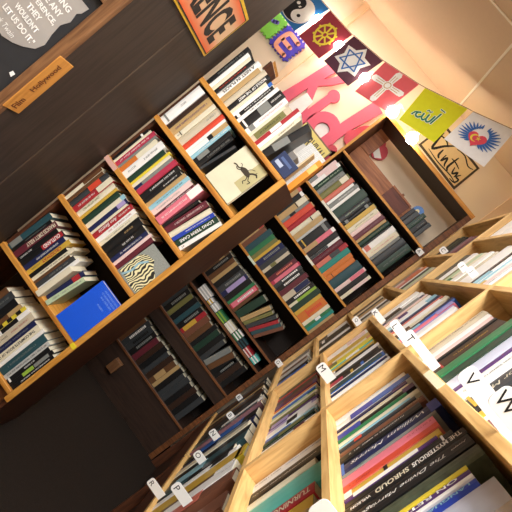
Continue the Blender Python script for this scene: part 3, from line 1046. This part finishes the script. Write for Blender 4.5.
# ================================================================== letter cards
CARD = mat('white_card', '#f1efea', .45, .02)
INK = mat('black_marker', '#151515', .6)
def card(letter, px, py, H, L, x, shelf, label):
    """divider card square to the aisle; its rounded end with the letter sticks out into the aisle"""
    p = atX(px, py, x+.014)
    zt = p.z+H/2; zb = p.z-H/2
    if shelf is not None and zb-shelf < .05: zb = shelf
    e = empty('divider_card', (x, p.y, zb), label, 'divider card', 'lettered divider cards between the books')
    h = zt-zb
    bm = bmesh.new(); r = min(h, H)*.3
    pts = [(L, 0), (L, h)] + [(r-r*math.sin(k*math.pi/8), h-r+r*math.cos(k*math.pi/8)) for k in range(5)] + [(r-r*math.cos(k*math.pi/8), r-r*math.sin(k*math.pi/8)) for k in range(5)]
    prism(bm, pts, -.0008, .0008, lambda s, t, d: Vector((s, d, t)))
    bmesh.ops.recalc_face_normals(bm, faces=bm.faces[:])
    meshobj('card_sheet', bm, CARD, e)
    if letter: text_obj('card_letter', letter, INK, (.015, -.0013, h-H/2), (1, 0, 0), (0, 0, 1), e, height=H*.56)
    return e
for c in (('V', 471, 379, .028, .100, .215, RZ[2], 'large white card lettered V beside the mauve brown book'),
          ('W', 506, 402, .030, .100, .215, RZ[2], 'white card lettered W at the right edge, nearest the camera'),
          ('T', 410, 338, .028, .095, .215, RZ[2], 'white card lettered T at the upright between two right bookcases'),
          ('L', 395, 326, .028, .072, .225, RZ[2], 'white card lettered L between cards K and T'),
          ('K', 375, 313, .030, .060, .250, RZ[2], 'white card lettered K on middle bookcase, furthest of its shelf'),
          ('M', 322, 368, .034, .062, .235, None, 'white card lettered M on middle bookcase beside yellow books'),
          ('I', 462, 266, .026, .036, .285, None, 'white card lettered I on the high shelf of the middle bookcase'),
          ('J', 471, 271, .026, .036, .285, None, 'white card lettered J on the high shelf of the middle bookcase'),
          ('A', 419, 251, .034, .040, .245, None, 'small white card lettered A on corner bookcase'),
          ('C', 443, 250, .034, .034, .275, None, 'small white card lettered C on corner bookcase'),
          ('Q', 356, 320, .028, .038, .258, None, 'small white card lettered Q below the brown far bookcase side'),
          ('G', 278, 362, .032, .040, .245, None, 'small white card lettered G low in the back corner'),
          ('B', 239, 397, .032, .030, .278, None, 'small grey-white card lettered B, the farther of the two B cards'),
          ('B', 230, 415, .032, .030, .278, None, 'small grey-white card lettered B, the nearer of the two B cards'),
          ('N', 213, 433, .034, .044, .264, None, 'white card lettered N on the low corner shelf'),
          ('O', 198, 455, .034, .046, .262, None, 'white card lettered O between cards N and P'),
          ('P', 177, 488, .034, .068, .240, None, 'white card lettered P on the low shelf of the middle bookcase'),
          ('R', 152, 483, .032, .072, .222, None, 'white card lettered R, lowest of all the letter cards')):
    card(*c)
card('', 322, 512, .034, .045, .248, None, 'white card at the bottom edge of the photo, only its rounded top showing')

# ================================================================== far bookcase extras
e = empty('storybook', (.055, FY+.10, FBZ[0]), 'blue rounded picture book peeking over the dark books, top of far bookcase', 'book')
bm = bmesh.new(); r = .035
pts = [(0, 0), (.07, 0), (.07, .12)] + [(.035+r*math.cos(k*math.pi/8), .12+r*math.sin(k*math.pi/8)) for k in range(1, 8)] + [(0, .12)]
prism(bm, pts, -.006, .006, lambda s, t, d: Vector((s, d, t))); bmesh.ops.recalc_face_normals(bm, faces=bm.faces[:])
meshobj('cover', bm, mat('sky_blue_cover', '#5b86c6', .5, .25, 60), e)
bm = bmesh.new(); prism(bm, circle(.03, .12, .012, 12), .0065, .0075, lambda s, t, d: Vector((s, -d, t))); meshobj('cover_picture', bm, mat('cream_print', '#e8d9a8', .5), e)
plain('wooden_box', (-.11, FY+.03, FBZ[0]+.0008), [('box_body', (0, .15, 0, .05, 0, .085), wood('red_brown_box', '#6a3526', '#4c2219', 'x')), ('box_lid', (-.002, .152, -.002, .062, .086, .098), KNOTTY), ('lid_knob', (.065, .080, .02, .035, .099, .112), BROWNX)],
      'red brown wooden box with a lid on top of far bookcase', 'box')
xx = .055
for i, (c, w, h, wd) in enumerate((('k', .022, .095, 'black book leftmost beside the wooden box'), ('dg', .03, .10, 'charcoal grey book under the blue storybook'), ('dgn', .028, .12, 'dark green book, middle of the short dark stack'),
                                  ('k', .03, .105, 'black book near the right side of far bookcase top'), ('dg', .024, .11, 'charcoal book touching the right side of far bookcase top'))):
    e = make_book(w, h, .09, c, ['tg'] if i in (2, 3) else [], random.Random(90+i)); e.location = (xx, FY+.002, FBZ[0]+EYE); xx += w+.001
    tag(e, wd, 'book', 'dark books beside the wooden box')
boxo('corner_block', -.30, -.245, FY-.035, FY+.003, -1.345, -1.265, STILE, FB)

# ================================================================== the poster, tag and sign on the near left bookcase
PB = empty('poster', (-.95, 1.075, -.375), 'grey torn-paper poster with white voting quotation on a dark board', 'poster')
PLM = Vector((-.95, 1.075, -.375))
def pp_(u, v, Y=1.075):
    p = uvY(u, v, Y); return (p.x, p.z)
x1, z1 = pp_(-292.5, 24); x0, z0 = pp_(-362, -110)
bm = bmesh.new(); box(bm, -1.12+.95, NX-.033+.95, .0005, .008, -.0045, .352)
meshobj('backing_board', bm, mat('dark_slate_board', '#2c2d30', .6, .2, 25), PB)
pts = [(-366, 20), (-297, 21), (-298, 12), (-301, 8), (-298, -2), (-302, -12), (-300, -24), (-296, -36), (-299, -46), (-308, -54), (-318, -60), (-330, -64), (-344, -62), (-355, -66), (-372, -60)]
bm = bmesh.new()
prism(bm, [(pp_(u, v)[0]+.95, pp_(u, v)[1]+.375) for u, v in pts], .0006, .0016, mp0)
meshobj('torn_paper', bm, mat('silver_grey_paper', '#a8a29c', .55, .22, 12), PB)
WHT = mat('white_print', '#f4f2ee', .5)
for s, v in (('IF VOTING', 5), ('MADE ANY', -5), ('DIFFERENCE,', -15), ('THEY', -24), ('WOULDN\'T', -33.5), ('LET US DO IT."', -43.5)):
    x, z = pp_(-328, v)
    text_obj('poster_text', s, WHT, (x+.95, -.003, z+.375), (1, 0, 0), (0, 0, 1), PB, height=.0150, width={'IF VOTING': .108, 'MADE ANY': .100, 'DIFFERENCE,': .112, 'THEY': .05, "WOULDN'T": .088, 'LET US DO IT."': .122}[s], bold=.03)
x, z = pp_(-338, -55); text_obj('poster_signature', 'Mark Twain', WHT, (x+.95, -.003, z+.375), (1, 0, 0), (0, 0, 1), PB, width=.085, height=.014, shear=.3)
bm = bmesh.new(); x, z = pp_(-292, -94)
x, z = atY(11, 73, 1.07).x, atY(11, 73, 1.07).z
prism(bm, [(x-.007+.95, z-.004+.375), (x+.004+.95, z-.007+.375), (x+.006+.95, z+.005+.375), (x-.004+.95, z+.006+.375)], .0006, .0012, mp0)
meshobj('paper_scrap', bm, WHT, PB)
TG = empty('shelf_tag', (NX, 1.085, -.347), 'orange wooden tag with brown stamped lettering on dark side panel', 'tag')
bm = bmesh.new(); box(bm, .0005, .0035, -.031, .031, 0, .178); bevelled(bm, .001)
meshobj('tag_board', bm, wood('orange_tag_wood', '#cf8f42', '#b57430', 'z'), TG)
TI = mat('brown_stamp_ink', '#6e3d1e', .7)
text_obj('tag_lettering', 'Hollywood', TI, (.0042, -.002, .113), (0, 0, 1), (0, -1, 0), TG, width=.088, height=.024, bold=.015)
text_obj('tag_lettering', 'Film', TI, (.0042, -.002, .026), (0, 0, 1), (0, -1, 0), TG, width=.032, height=.022, bold=.015)
SG = empty('sign', (NX, 1.245, .120), 'orange sign reading REFERENCE in slanted black letters with yellow border', 'sign')
bm = bmesh.new(); box(bm, .001, .006, -.27, .25, 0, .178); bevelled(bm, .001)
meshobj('sign_border', bm, mat('yellow_border_paint', '#d9ad2c', .5, .2, 40), SG)
bm = bmesh.new(); box(bm, .0065, .0072, -.263, .243, .007, .168); meshobj('inner_border', bm, mat('charcoal_line_paint', '#3a322a', .6), SG)
OG = D.materials.new('airbrushed_orange'); OG.use_nodes = True      # orange edges, tan centre: the sign's own paint
nt = OG.node_tree; bs = nt.nodes['Principled BSDF']; bs.inputs['Roughness'].default_value = .5
tc = nt.nodes.new('ShaderNodeTexCoord'); sp = nt.nodes.new('ShaderNodeSeparateXYZ'); rp = nt.nodes.new('ShaderNodeValToRGB')
nt.links.new(tc.outputs['Generated'], sp.inputs[0]); nt.links.new(sp.outputs['Z'], rp.inputs['Fac']); nt.links.new(rp.outputs['Color'], bs.inputs['Base Color'])
rp.color_ramp.elements[0].color = lin('#e0602c'); rp.color_ramp.elements[1].color = lin('#e0602c')
e1 = rp.color_ramp.elements.new(.35); e1.color = lin('#d9b187'); e2 = rp.color_ramp.elements.new(.7); e2.color = lin('#d9b187')
bm = bmesh.new(); box(bm, .0074, .0080, -.259, .238, .011, .164); meshobj('sign_face', bm, OG, SG)
text_obj('sign_letters', 'REFERENCE', mat('black_sign_paint', '#2b241f', .6), (.0086, -.020, .084), (0, 1, 0), (0, 0, 1), SG, width=.455, height=.108, bold=.035, shear=-.12)

# ================================================================== on the back wall
def wmap(Y):
    def f(u, v, d):
        p = uvY(u, v, Y); return Vector((p.x, Y-d, p.z+EYE))
    return f
def wall_thing(name, layers, label, cat, Y=WY-.001, group=None, centre=None):
    mp = wmap(Y); c = mp(*(centre or layers[0][4]), 0); e = D.objects.new(name, None); e.location = c; e.empty_display_size = .05; link(e); tag(e, label, cat, group)
    for pn, draw, m, (d0, d1), _ in layers:
        bm = bmesh.new(); draw(bm, d0, d1, lambda s, t, d: mp(s, t, d)-c)
        bmesh.ops.recalc_face_normals(bm, faces=bm.faces[:])
        meshobj(pn, bm, m, e)
    return e
PINK = mat('pink_foam', '#e5647a', .6, .06, 30)
WHC = mat('white_foam', '#f3efe9', .6)
def L(pn, draw, m, ds, c): return (pn, draw, m, ds, c)
def kK(bm, a, b, mp):
    ribbon(bm, [(-107, 112), (-104.5, 140), (-100, 178)], [12, 9.5, 11], a, b, mp, caps=False)
    ribbon(bm, [(-101, 149), (-90, 166), (-83, 182)], [6, 7, 8], a, b+.0004, mp, caps=False)
    ribbon(bm, [(-99, 152), (-91, 138), (-81, 112)], [8, 8, 10], a, b+.0002, mp, caps=False)
wall_thing('wall_letter', [L('letter_body', kK, PINK, (0, .02), (-100, 140))], 'pink foam letter K on the wall, first of the word Kids', 'wall letter', group='foam letters on the wall')
def ki(bm, a, b, mp):
    ribbon(bm, [(-79, 112), (-78, 156)], [9, 8], a, b, mp, caps=False)
    prism(bm, circle(-77, 159, 6.5, 16), a, b+.0003, mp)
wall_thing('wall_letter', [L('letter_body', ki, PINK, (0, .02), (-78, 135))], 'pink foam letter i with round head, between K and d', 'wall letter', group='foam letters on the wall')
def kd(bm, a, b, mp):
    n = 24
    for k in range(n):
        t0, t1 = 2*math.pi*k/n, 2*math.pi*(k+1)/n
        P = lambda t, r: (-58+r*1.05*math.cos(t), 129+r*1.15*math.sin(t))
        prism(bm, [P(t0, 17), P(t1, 17), P(t1, 7), P(t0, 7)], a, b, mp)
    ribbon(bm, [(-47, 108), (-46, 150), (-41, 188)], [11, 11, 14], a, b+.0003, mp, caps=False)
def kdw(bm, a, b, mp): prism(bm, circle(-58, 129, 6.8, 16, 7.5), a, b, mp)
wall_thing('wall_letter', [L('letter_body', kd, PINK, (0, .02), (-58, 130)), L('letter_centre', kdw, WHC, (0, .006), (-58, 130))], 'pink foam letter d with white centre, above the bookcase corner', 'wall letter', group='foam letters on the wall')
def ks(bm, a, b, mp):
    ribbon(bm, sm([(-6, 158), (-14, 168), (-26, 166), (-32, 156), (-26, 146), (-14, 140), (-8, 130), (-14, 118), (-28, 116), (-36, 124)], 4), 12, a, b, mp)
    prism(bm, circle(-5, 161, 8, 16), a, b+.0004, mp); prism(bm, circle(-32, 148, 9, 16), a, b+.0003, mp)
def ksw(bm, a, b, mp): prism(bm, [(-13, 157), (-4, 153), (1, 158), (-9, 163)], a, b, mp)
wall_thing('wall_letter', [L('letter_body', ks, mat('red_foam', '#d04a58', .6), (0, .02), (-20, 140)), L('letter_stripe', ksw, WHC, (.021, .023), (-6, 158))], 'red foam letter s with white stripe, seen through open bookcase top', 'wall letter', group='foam letters on the wall')
def wq(bm, a, b, mp): prism(bm, [(-99, 118), (-84, 118), (-86, 140), (-97, 141)], a, b, mp)
wall_thing('paper_note', [L('note_sheet', wq, WHC, (0, .002), (-92, 128))], 'blank white paper on the wall between letters K and i', 'paper', Y=WY-.024)
def wq2(bm, a, b, mp): prism(bm, [(-44, 112), (-34, 112), (-35, 125), (-43, 124)], a, b, mp)
def yp(bm, a, b, mp): prism(bm, [(-74, 92), (-35, 93), (-35.5, 122), (-74, 122)], a, b, mp)
def yb(bm, a, b, mp): prism(bm, [(-74, 91), (-34, 92), (-34.5, 123.5), (-74, 123.5)], a, b, mp)
SVP = wall_thing('poster', [L('poster_border', yb, mat('brown_grey_print', '#7d6f58', .6), (0, .001), (-55, 108)), L('poster_sheet', yp, mat('pale_yellow_paper', '#ecdc86', .6, .12, 30), (.0012, .002), (-55, 108))],
           'pale yellow poster with hand lettering behind the newspaper', 'poster', Y=WY-.03)
mpw = wmap(WY-.034)
c0 = SVP.location
text_obj('poster_text', 'SURVIVAL', mat('grey_brush_ink', '#5c564e', .7), mpw(-52, 112, 0)-c0, (1, 0, 0), (0, 0, 1), SVP, width=.20, height=.07, bold=.02)

def puzzle(u0, v0, s, teeth=True):
    def f(bm, a, b, mp):
        prism(bm, [(u0, v0), (u0+s, v0), (u0+s, v0+s), (u0, v0+s)], a, b, mp)
        n = 6
        for k in range(n):
            t = (k+.25)*s/n; w = s/n*.5
            for q in ([(u0+t, v0-1.6), (u0+t+w, v0-1.6), (u0+t+w, v0), (u0+t, v0)], [(u0+t, v0+s), (u0+t+w, v0+s), (u0+t+w, v0+s+1.6), (u0+t, v0+s+1.6)],
                      [(u0+s, v0+t), (u0+s+1.6, v0+t), (u0+s+1.6, v0+t+w), (u0+s, v0+t+w)], [(u0-1.6, v0+t), (u0, v0+t), (u0, v0+t+w), (u0-1.6, v0+t+w)]):
                prism(bm, q, a, b, mp)
    return f
def letE(bm, a, b, mp):
    ribbon(bm, sm([(-140, 163.5), (-151, 164), (-154, 162), (-155, 154.5), (-154, 147), (-151, 145), (-140, 145.5)], 3), 4.6, a, b, mp)
    ribbon(bm, [(-154, 154.5), (-142, 154.5)], 4.6, a, b+.0003, mp)
wall_thing('puzzle_mat', [L('mat_tile', puzzle(-160, 143, 25), mat('violet_blue_foam', '#4a3fae', .7, .1, 80), (0, .012), (-147, 155)), L('mat_letter', letE, mat('peach_foam', '#f0a285', .7), (.0125, .0145), (-147, 155))],
           'violet blue foam puzzle tile with a peach letter E', 'puzzle tile', group='foam puzzle tiles on the wall')
def gl(bm, a, b, mp): ribbon(bm, sm([(-171, 151), (-167, 156), (-164, 151)], 3), 4, a, b, mp)
def gl2(bm, a, b, mp): ribbon(bm, [(-173.5, 158), (-169.5, 160.5)], 4, a, b, mp)
wall_thing('puzzle_mat', [L('mat_tile', puzzle(-187, 143.5, 24), mat('lime_foam', '#86cc4a', .7, .1, 80), (0, .012), (-175, 155)), L('mat_letter', gl2, mat('violet_foam_mark', '#7a68b8', .7), (.0125, .0145), (-175, 155))],
           'green foam puzzle tile half hidden by the dark bookcase side', 'puzzle tile', group='foam puzzle tiles on the wall')

# calligraphy poster
CP = wall_thing('poster', [L('poster_border', lambda bm, a, b, mp: prism(bm, [(12.5, 196.5), (70, 196.5), (69, 230), (12.5, 230)], a, b, mp), mat('dark_ink_border', '#4b3f30', .7, .5, 90), (0, .001), (41, 213)),
     L('poster_sheet', lambda bm, a, b, mp: prism(bm, [(14.5, 199), (67.5, 199), (67, 227.5), (14.5, 227.5)], a, b, mp), mat('aged_tan_paper', '#e2c795', .7, .08, 30), (.0012, .002), (41, 213))],
     'tan poster of black brush lettering behind the white winged heart flag', 'poster')
def brush(bm, a, b, mp):
    S = lambda p, w: ribbon(bm, sm(p, 4), [w*(.35+.65*math.sin(math.pi*(i+.5)/((len(p)-1)*4+1))) for i in range((len(p)-1)*4+1)], a, b, mp, caps=False)
    S([(19, 224), (21, 214), (24, 205), (30, 216), (37, 225)], 2.6); S([(17, 219), (26, 221), (33, 218)], 1.6)
    S([(32, 213), (33, 206), (36, 204)], 2.2); S([(38, 212), (39, 204), (41, 211), (44, 205), (46, 203)], 2.0)
    S([(48, 220), (48, 206), (51, 203)], 2.3); S([(44, 214), (50, 214.5), (57, 213)], 1.4)
    S([(53, 211), (56, 205), (59, 210), (60, 204)], 2.0); S([(63, 211), (61, 206), (65, 206), (64, 201), (58, 200)], 1.8)
    S([(22, 202), (38, 201), (56, 202.5), (66, 201)], 1.2); S([(40, 224), (50, 226), (60, 222), (66, 224)], 1.3)
meshobj
bm = bmesh.new(); mpc = wmap(WY-.001); brush(bm, .0024, .0032, lambda s, t, d: mpc(s, t, d)-CP.location); bmesh.ops.recalc_face_normals(bm, faces=bm.faces[:])
meshobj('brush_lettering', bm, mat('black_brush_ink', '#1f1b18', .7), CP)

# ================================================================== prayer-style flags on a string
def flagobj(corners, Y0_, Y1_, col, layers, label, name='flag'):
    """corners TL, TR, BR, BL in pixels; left edge at depth Y0_, right edge at Y1_"""
    TL, TR_, BR, BL_ = [atY(c[0], c[1], y) for c, y in zip(corners, (Y0_, Y1_, Y1_, Y0_))]
    o0 = (TL+TR_)/2
    e = D.objects.new(name, None); e.location = o0+Vector((0, 0, EYE)); e.empty_display_size = .05; link(e)
    tag(e, label, 'flag', 'square flags hanging in a row')
    nrm = (TR_-TL).cross(BL_-TL).normalized()
    if nrm.y > 0: nrm = -nrm
    def mp(s, t, d):
        p = (TL*(1-s)+TR_*s)*t + (BL_*(1-s)+BR*s)*(1-t)
        wob = .0022*math.sin(s*5.5+1)*(1.1-t)
        return p + nrm*(d+wob) - o0
    bm = bmesh.new(); n = 10
    g = [[bm.verts.new(mp(i/n, j/n, 0)) for j in range(n+1)] for i in range(n+1)]
    for i in range(n):
        for j in range(n): bm.faces.new((g[i][j], g[i+1][j], g[i+1][j+1], g[i][j+1]))
    o = meshobj('cloth', bm, mat('flag_cloth_'+col[1:], col, .75, .06, 40), e)
    sd = o.modifiers.new('thickness', 'SOLIDIFY'); sd.thickness = .0008
    for k, (pn, draw, m) in enumerate(layers):
        bm = bmesh.new(); draw(bm, .0016+.0014*k, .0026+.0014*k, mp); bmesh.ops.recalc_face_normals(bm, faces=bm.faces[:])
        meshobj(pn, bm, m, e)
    return TL, TR_
W_ = mat('white_flag_print', '#f5f2ec', .7); K_ = mat('black_flag_print', '#1c1c1f', .7); Y_ = mat('yellow_flag_print', '#f0d94a', .7)
B_2 = mat('blue_flag_print', '#3f6fb4', .7); G_ = mat('green_flag_print', '#2f7f5a', .7)
TC, TRAD, TA = (.60, .42), .36, math.radians(143)
def tj_w(bm, a, b, mp): prism(bm, circle(TC[0], TC[1], TRAD+.02, 36), a, b, mp)
def tj_k(bm, a, b, mp):
    c, R, a0 = TC, TRAD, TA; v = (math.cos(a0), math.sin(a0)); n = 24
    lo = (c[0]-v[0]*R/2, c[1]-v[1]*R/2); up = (c[0]+v[0]*R/2, c[1]+v[1]*R/2)
    # half disc fanned from the centre, the head added as a disc, the tail cut away by the white disc above
    for k in range(n):
        t0, t1 = a0+math.pi*k/n, a0+math.pi*(k+1)/n
        prism(bm, [c, (c[0]+R*math.cos(t0), c[1]+R*math.sin(t0)), (c[0]+R*math.cos(t1), c[1]+R*math.sin(t1))], a, b, mp)
    prism(bm, circle(up[0], up[1], R/2, 20), a, b+.0001, mp)
def tj_t(bm, a, b, mp):
    R = TRAD; prism(bm, circle(TC[0]-math.cos(TA)*R/2, TC[1]-math.sin(TA)*R/2, R/2, 20), a, b, mp); prism(bm, circle(TC[0]+math.cos(TA)*R/2, TC[1]+math.sin(TA)*R/2, .045, 12), a, b, mp)
def tj_d(bm, a, b, mp): prism(bm, circle(TC[0]-math.cos(TA)*TRAD/2, TC[1]-math.sin(TA)*TRAD/2, .045, 12), a, b, mp)
def wheel(bm, a, b, mp):
    n = 32
    for r0, r1 in ((.25, .31), (.05, .09)):
        for k in range(n):
            t0, t1 = 2*math.pi*k/n, 2*math.pi*(k+1)/n
            P = lambda t, r: (.5+r*math.cos(t), .5+r*math.sin(t))
            prism(bm, [P(t0, r1), P(t1, r1), P(t1, r0), P(t0, r0)], a, b, mp)
    for k in range(8):
        t = k*math.pi/4+.2; ribbon(bm, [(.5+.1*math.cos(t), .5+.1*math.sin(t)), (.5+.27*math.cos(t), .5+.27*math.sin(t))], .05, a, b+.0001, mp)
        prism(bm, circle(.5+.32*math.cos(t+.39), .5+.32*math.sin(t+.39), .03, 8), a, b+.0002, mp)
def starw(bm, a, b, mp):
    pts = []
    for k in range(12):
        r = .46 if k % 2 == 0 else .30; t = math.pi/2+k*math.pi/6; pts.append((.5+r*math.cos(t), .5+r*math.sin(t)))
    prism(bm, pts, a, b, mp)
def starb(bm, a, b, mp):
    for s in (0, 1):
        P = [(.5+.32*math.cos(math.pi/2+s*math.pi+k*2*math.pi/3), .5+.32*math.sin(math.pi/2+s*math.pi+k*2*math.pi/3)) for k in range(3)]
        for k in range(3): ribbon(bm, [P[k], P[(k+1) % 3]], .035, a, b+.0001*(k+3*s), mp)
def crossw(bm, a, b, mp):
    for p, q in (((.5, .12), (.5, .88)), ((.14, .55), (.86, .55))):
        ribbon(bm, [p, ((p[0]+q[0])/2, (p[1]+q[1])/2), q], [.17, .11, .17], a, b, mp, caps=False)
    prism(bm, circle(.5, .55, .12, 16), a, b+.0001, mp)
    for p in ((.5, .1), (.5, .9), (.12, .55), (.88, .55)): prism(bm, circle(p[0], p[1], .09, 6), a, b+.0002, mp)
def crossi(bm, a, b, mp):
    for p, q in (((.5, .16), (.5, .43)), ((.5, .67), (.5, .84)), ((.18, .55), (.38, .55)), ((.62, .55), (.82, .55))):
        for o in (-.03, .03):
            if p[0] == q[0]: ribbon(bm, [(p[0]+o, p[1]), (q[0]+o, q[1])], .014, a, b, mp)
            else: ribbon(bm, [(p[0], p[1]+o), (q[0], q[1]+o)], .014, a, b, mp)
    n = 16
    for k in range(n):
        t0, t1 = 2*math.pi*k/n, 2*math.pi*(k+1)/n; P = lambda t, r: (.5+r*math.cos(t), .55+r*math.sin(t))
        prism(bm, [P(t0, .09), P(t1, .09), P(t1, .07), P(t0, .07)], a, b, mp)
ALS = [([(.74, .70), (.72, .52), (.70, .34)], .05), ([(.66, .56), (.64, .38), (.58, .32), (.52, .38), (.51, .52)], .055), ([(.52, .40), (.46, .31), (.39, .36), (.38, .48)], .055),
       ([(.38, .38), (.30, .30), (.22, .33), (.22, .42), (.28, .46)], .055), ([(.24, .44), (.16, .40), (.12, .30)], .05), ([(.40, .60), (.44, .64), (.48, .60), (.52, .64)], .03), ([(.66, .82), (.78, .80)], .035)]
def al(extra):
    def f(bm, a, b, mp):
        for i, (p, w) in enumerate(ALS): ribbon(bm, sm([(.06+x*.82, .04+y*.82) for x, y in p], 4), w*.72+extra, a, b+.00005*i, mp)
    return f
def wing(sgn):
  def f_(bm, a, b, mp):
    if 1:
        for k in range(12):
            f = k/11; t = math.radians(-58+f*128)
            r0 = .17+.05*f; r1 = .30+.14*math.sin(math.pi*min(1, f*1.15))**.6 + .03*f
            c = (.5, .50)
            x0, y0 = c[0]+sgn*r0*math.cos(t), c[1]+r0*math.sin(t)
            x1, y1 = c[0]+sgn*r1*math.cos(t+.10), c[1]+r1*math.sin(t+.10)
            ribbon(bm, [(x0, y0), ((x0+x1)/2, (y0+y1)/2-.006), (x1, y1)], [.045, .046, .010], a, b+.00005*k, mp, caps=False)
        ribbon(bm, sm([(.5+sgn*.12, .40), (.5+sgn*.20, .50), (.5+sgn*.21, .62), (.5+sgn*.10, .74)], 4), [.06-.004*k for k in range(13)], a, b+.0008, mp, caps=False)
  return f_
def heart(bm, a, b, mp):
    pts = []
    for k in range(28):
        t = 2*math.pi*k/28; pts.append((.5+.0128*16*math.sin(t)**3, .42+.0128*(13*math.cos(t)-5*math.cos(2*t)-2*math.cos(3*t)-math.cos(4*t))))
    prism(bm, pts, a, b, mp)
def moon(bm, a, b, mp):
    n = 10
    P = [(.47+.085*math.cos(math.radians(60+240*k/n)), .43+.085*math.sin(math.radians(60+240*k/n))) for k in range(n+1)]
    ribbon(bm, P, [.008+.035*math.sin(math.pi*k/n) for k in range(n+1)], a, b, mp, caps=False)
    st = [(.53+(.06 if k % 2 == 0 else .02)*math.cos(math.pi/2+k*math.pi/5), .45+(.06 if k % 2 == 0 else .02)*math.sin(math.pi/2+k*math.pi/5)) for k in range(10)]
    prism(bm, st, a, b+.0001, mp)
HT = mat('red_heart_print', '#e2495a', .7)
FS = []
FS.append(flagobj(((305, -17), (329, 9), (294.5, 31), (268, -3)), 3.05, 3.02, '#2b74b8', [('emblem_disc', tj_w, W_), ('emblem_half', tj_k, K_), ('emblem_tail', tj_t, W_), ('emblem_dot', tj_d, K_)], 'blue flag with a black and white yin yang circle'))
FS.append(flagobj(((330, 10.5), (352, 35), (319, 58.6), (299, 36)), 3.00, 2.96, '#a63c4a', [('emblem_wheel', wheel, Y_)], 'dark red flag with a yellow spoked wheel'))
FS.append(flagobj(((354, 36), (383, 61), (348, 86), (324, 61)), 2.94, 2.90, '#5a3444', [('emblem_glow', starw, W_), ('emblem_star', starb, B_2)], 'dark plum flag with a blue six pointed star on white'))
FS.append(flagobj(((385, 62), (419, 84.5), (386, 111), (355, 91.4)), 2.88, 2.82, '#e4646a', [('emblem_cross', crossw, W_), ('emblem_lines', crossi, mat('tan_flag_line', '#c89f6c', .7))], 'light red flag with an ornate white cross'))
FS.append(flagobj(((425, 88), (467.5, 109), (434, 142.5), (399, 119.6)), 2.78, 2.70, '#dfe01c', [('emblem_outline', al(.022), W_), ('emblem_script', al(0), G_)], 'yellow green flag with green Arabic calligraphy'))
FS.append(flagobj(((473, 112), (515, 131), (484, 167), (444, 139)), 2.66, 2.58, '#f3f1ee', [('emblem_wing', wing(-1), B_2), ('emblem_wing', wing(1), B_2), ('emblem_heart', heart, HT), ('emblem_crescent', moon, Y_)], 'white flag with a red winged heart, rightmost of the row'))
# the string
bm = bmesh.new()
pts = []
for a, b in FS: pts += [a, b]
pts = [pts[0]+Vector((-.25, .03, 0))] + pts + [pts[-1]+Vector((.30, -.14, .06))]
for p, q in zip(pts[:-1], pts[1:]):
    dv = q-p
    if dv.length < 1e-4: continue
    mt = Matrix.Translation((p+q)/2) @ dv.to_track_quat('Z', 'Y').to_matrix().to_4x4()
    bmesh.ops.create_cone(bm, segments=6, radius1=.0016, radius2=.0016, depth=dv.length, matrix=mt, cap_ends=True)
st = meshobj('flag_string', bm, mat('dark_cord', '#3a302a', .8), None, (0, 0, EYE+.003)); tag(st, 'thin dark string the row of flags hangs from', 'string')
# bulbs
BULB = mat('lit_bulb_glass', '#fff4e4', .3, 0, 5, emit=45)
bp = [(292, -15), (318, 20.5), (339, 47), (365, 79), (392.5, 112), (412, 138)]
prevp = None
wbm = bmesh.new()
for i, (x, y) in enumerate(bp):
    Yb = (3.06, 3.03, 2.97, 2.90, 2.82, 2.80)[i]-.0
    p = atY(x, y, Yb)
    lab = ['warm white bulb above the dark side panel', 'glowing bulb below the yin yang flag', 'glowing bulb between the wheel and star flags', 'glowing bulb between the star and cross flags',
           'glowing bulb at the far bookcase top left corner', 'glowing bulb below the yellow green flag'][i]
    e = empty('light_bulb', (p.x, p.y, p.z), lab, 'light bulb', 'bulbs of the light string')
    bm = bmesh.new(); bmesh.ops.create_uvsphere(bm, u_segments=14, v_segments=10, radius=.034); meshobj('bulb_glass', bm, BULB, e)
    bm = bmesh.new(); bmesh.ops.create_cone(bm, segments=10, radius1=.011, radius2=.013, depth=.03, cap_ends=True, matrix=Matrix.Translation((0, 0, .046))); meshobj('bulb_socket', bm, mat('white_socket', '#e8e2d4', .5), e)
    q = p+Vector((0, 0, .062))
    if prevp is not None:
        m_ = (prevp+q)/2 - Vector((0, 0, .02))
        for a_, b_ in ((prevp, m_), (m_, q)):
            dv = b_-a_; mt = Matrix.Translation((a_+b_)/2) @ dv.to_track_quat('Z', 'Y').to_matrix().to_4x4()
            bmesh.ops.create_cone(wbm, segments=6, radius1=.0015, radius2=.0015, depth=dv.length, matrix=mt, cap_ends=True)
    prevp = q
wo = meshobj('light_cable', wbm, mat('cream_cable', '#e9dcc4', .6), None, (0, 0, EYE)); tag(wo, 'thin cream cable linking the glowing bulbs', 'cable')

# ================================================================== light
def area(name, loc, sx, sy_, power, col=(1, .97, .93), rot=(0, 0, 0)):
    l = D.lights.new(name, 'AREA'); l.shape = 'RECTANGLE'; l.size = sx; l.size_y = sy_; l.energy = power; l.color = col
    o = D.objects.new(name, l); o.location = (loc[0], loc[1], loc[2]+EYE); o.rotation_euler = rot; link(o); return o
LC = (.96, .98, 1.0)
area('ceiling_lamp_aisle', (-.15, .20, CZ-.03), .5, 1.1, 58, LC)
area('ceiling_lamp_back', (-.75, 1.75, CZ-.03), .6, .6, 15, LC)
area('fill_lamp_rear', (-.9, -.9, CZ-.03), .6, .6, 11, LC)  # added fill lamp behind the viewpoint, brightens the letter card faces
w = D.worlds.new('world'); SC.world = w; w.use_nodes = True
w.node_tree.nodes['Background'].inputs[0].default_value = (.9, .88, .85, 1); w.node_tree.nodes['Background'].inputs[1].default_value = .02
vs = SC.view_settings; vs.view_transform = 'Standard'; vs.look = 'None'; vs.gamma = 1; vs.exposure = .3; vs.use_curve_mapping = False
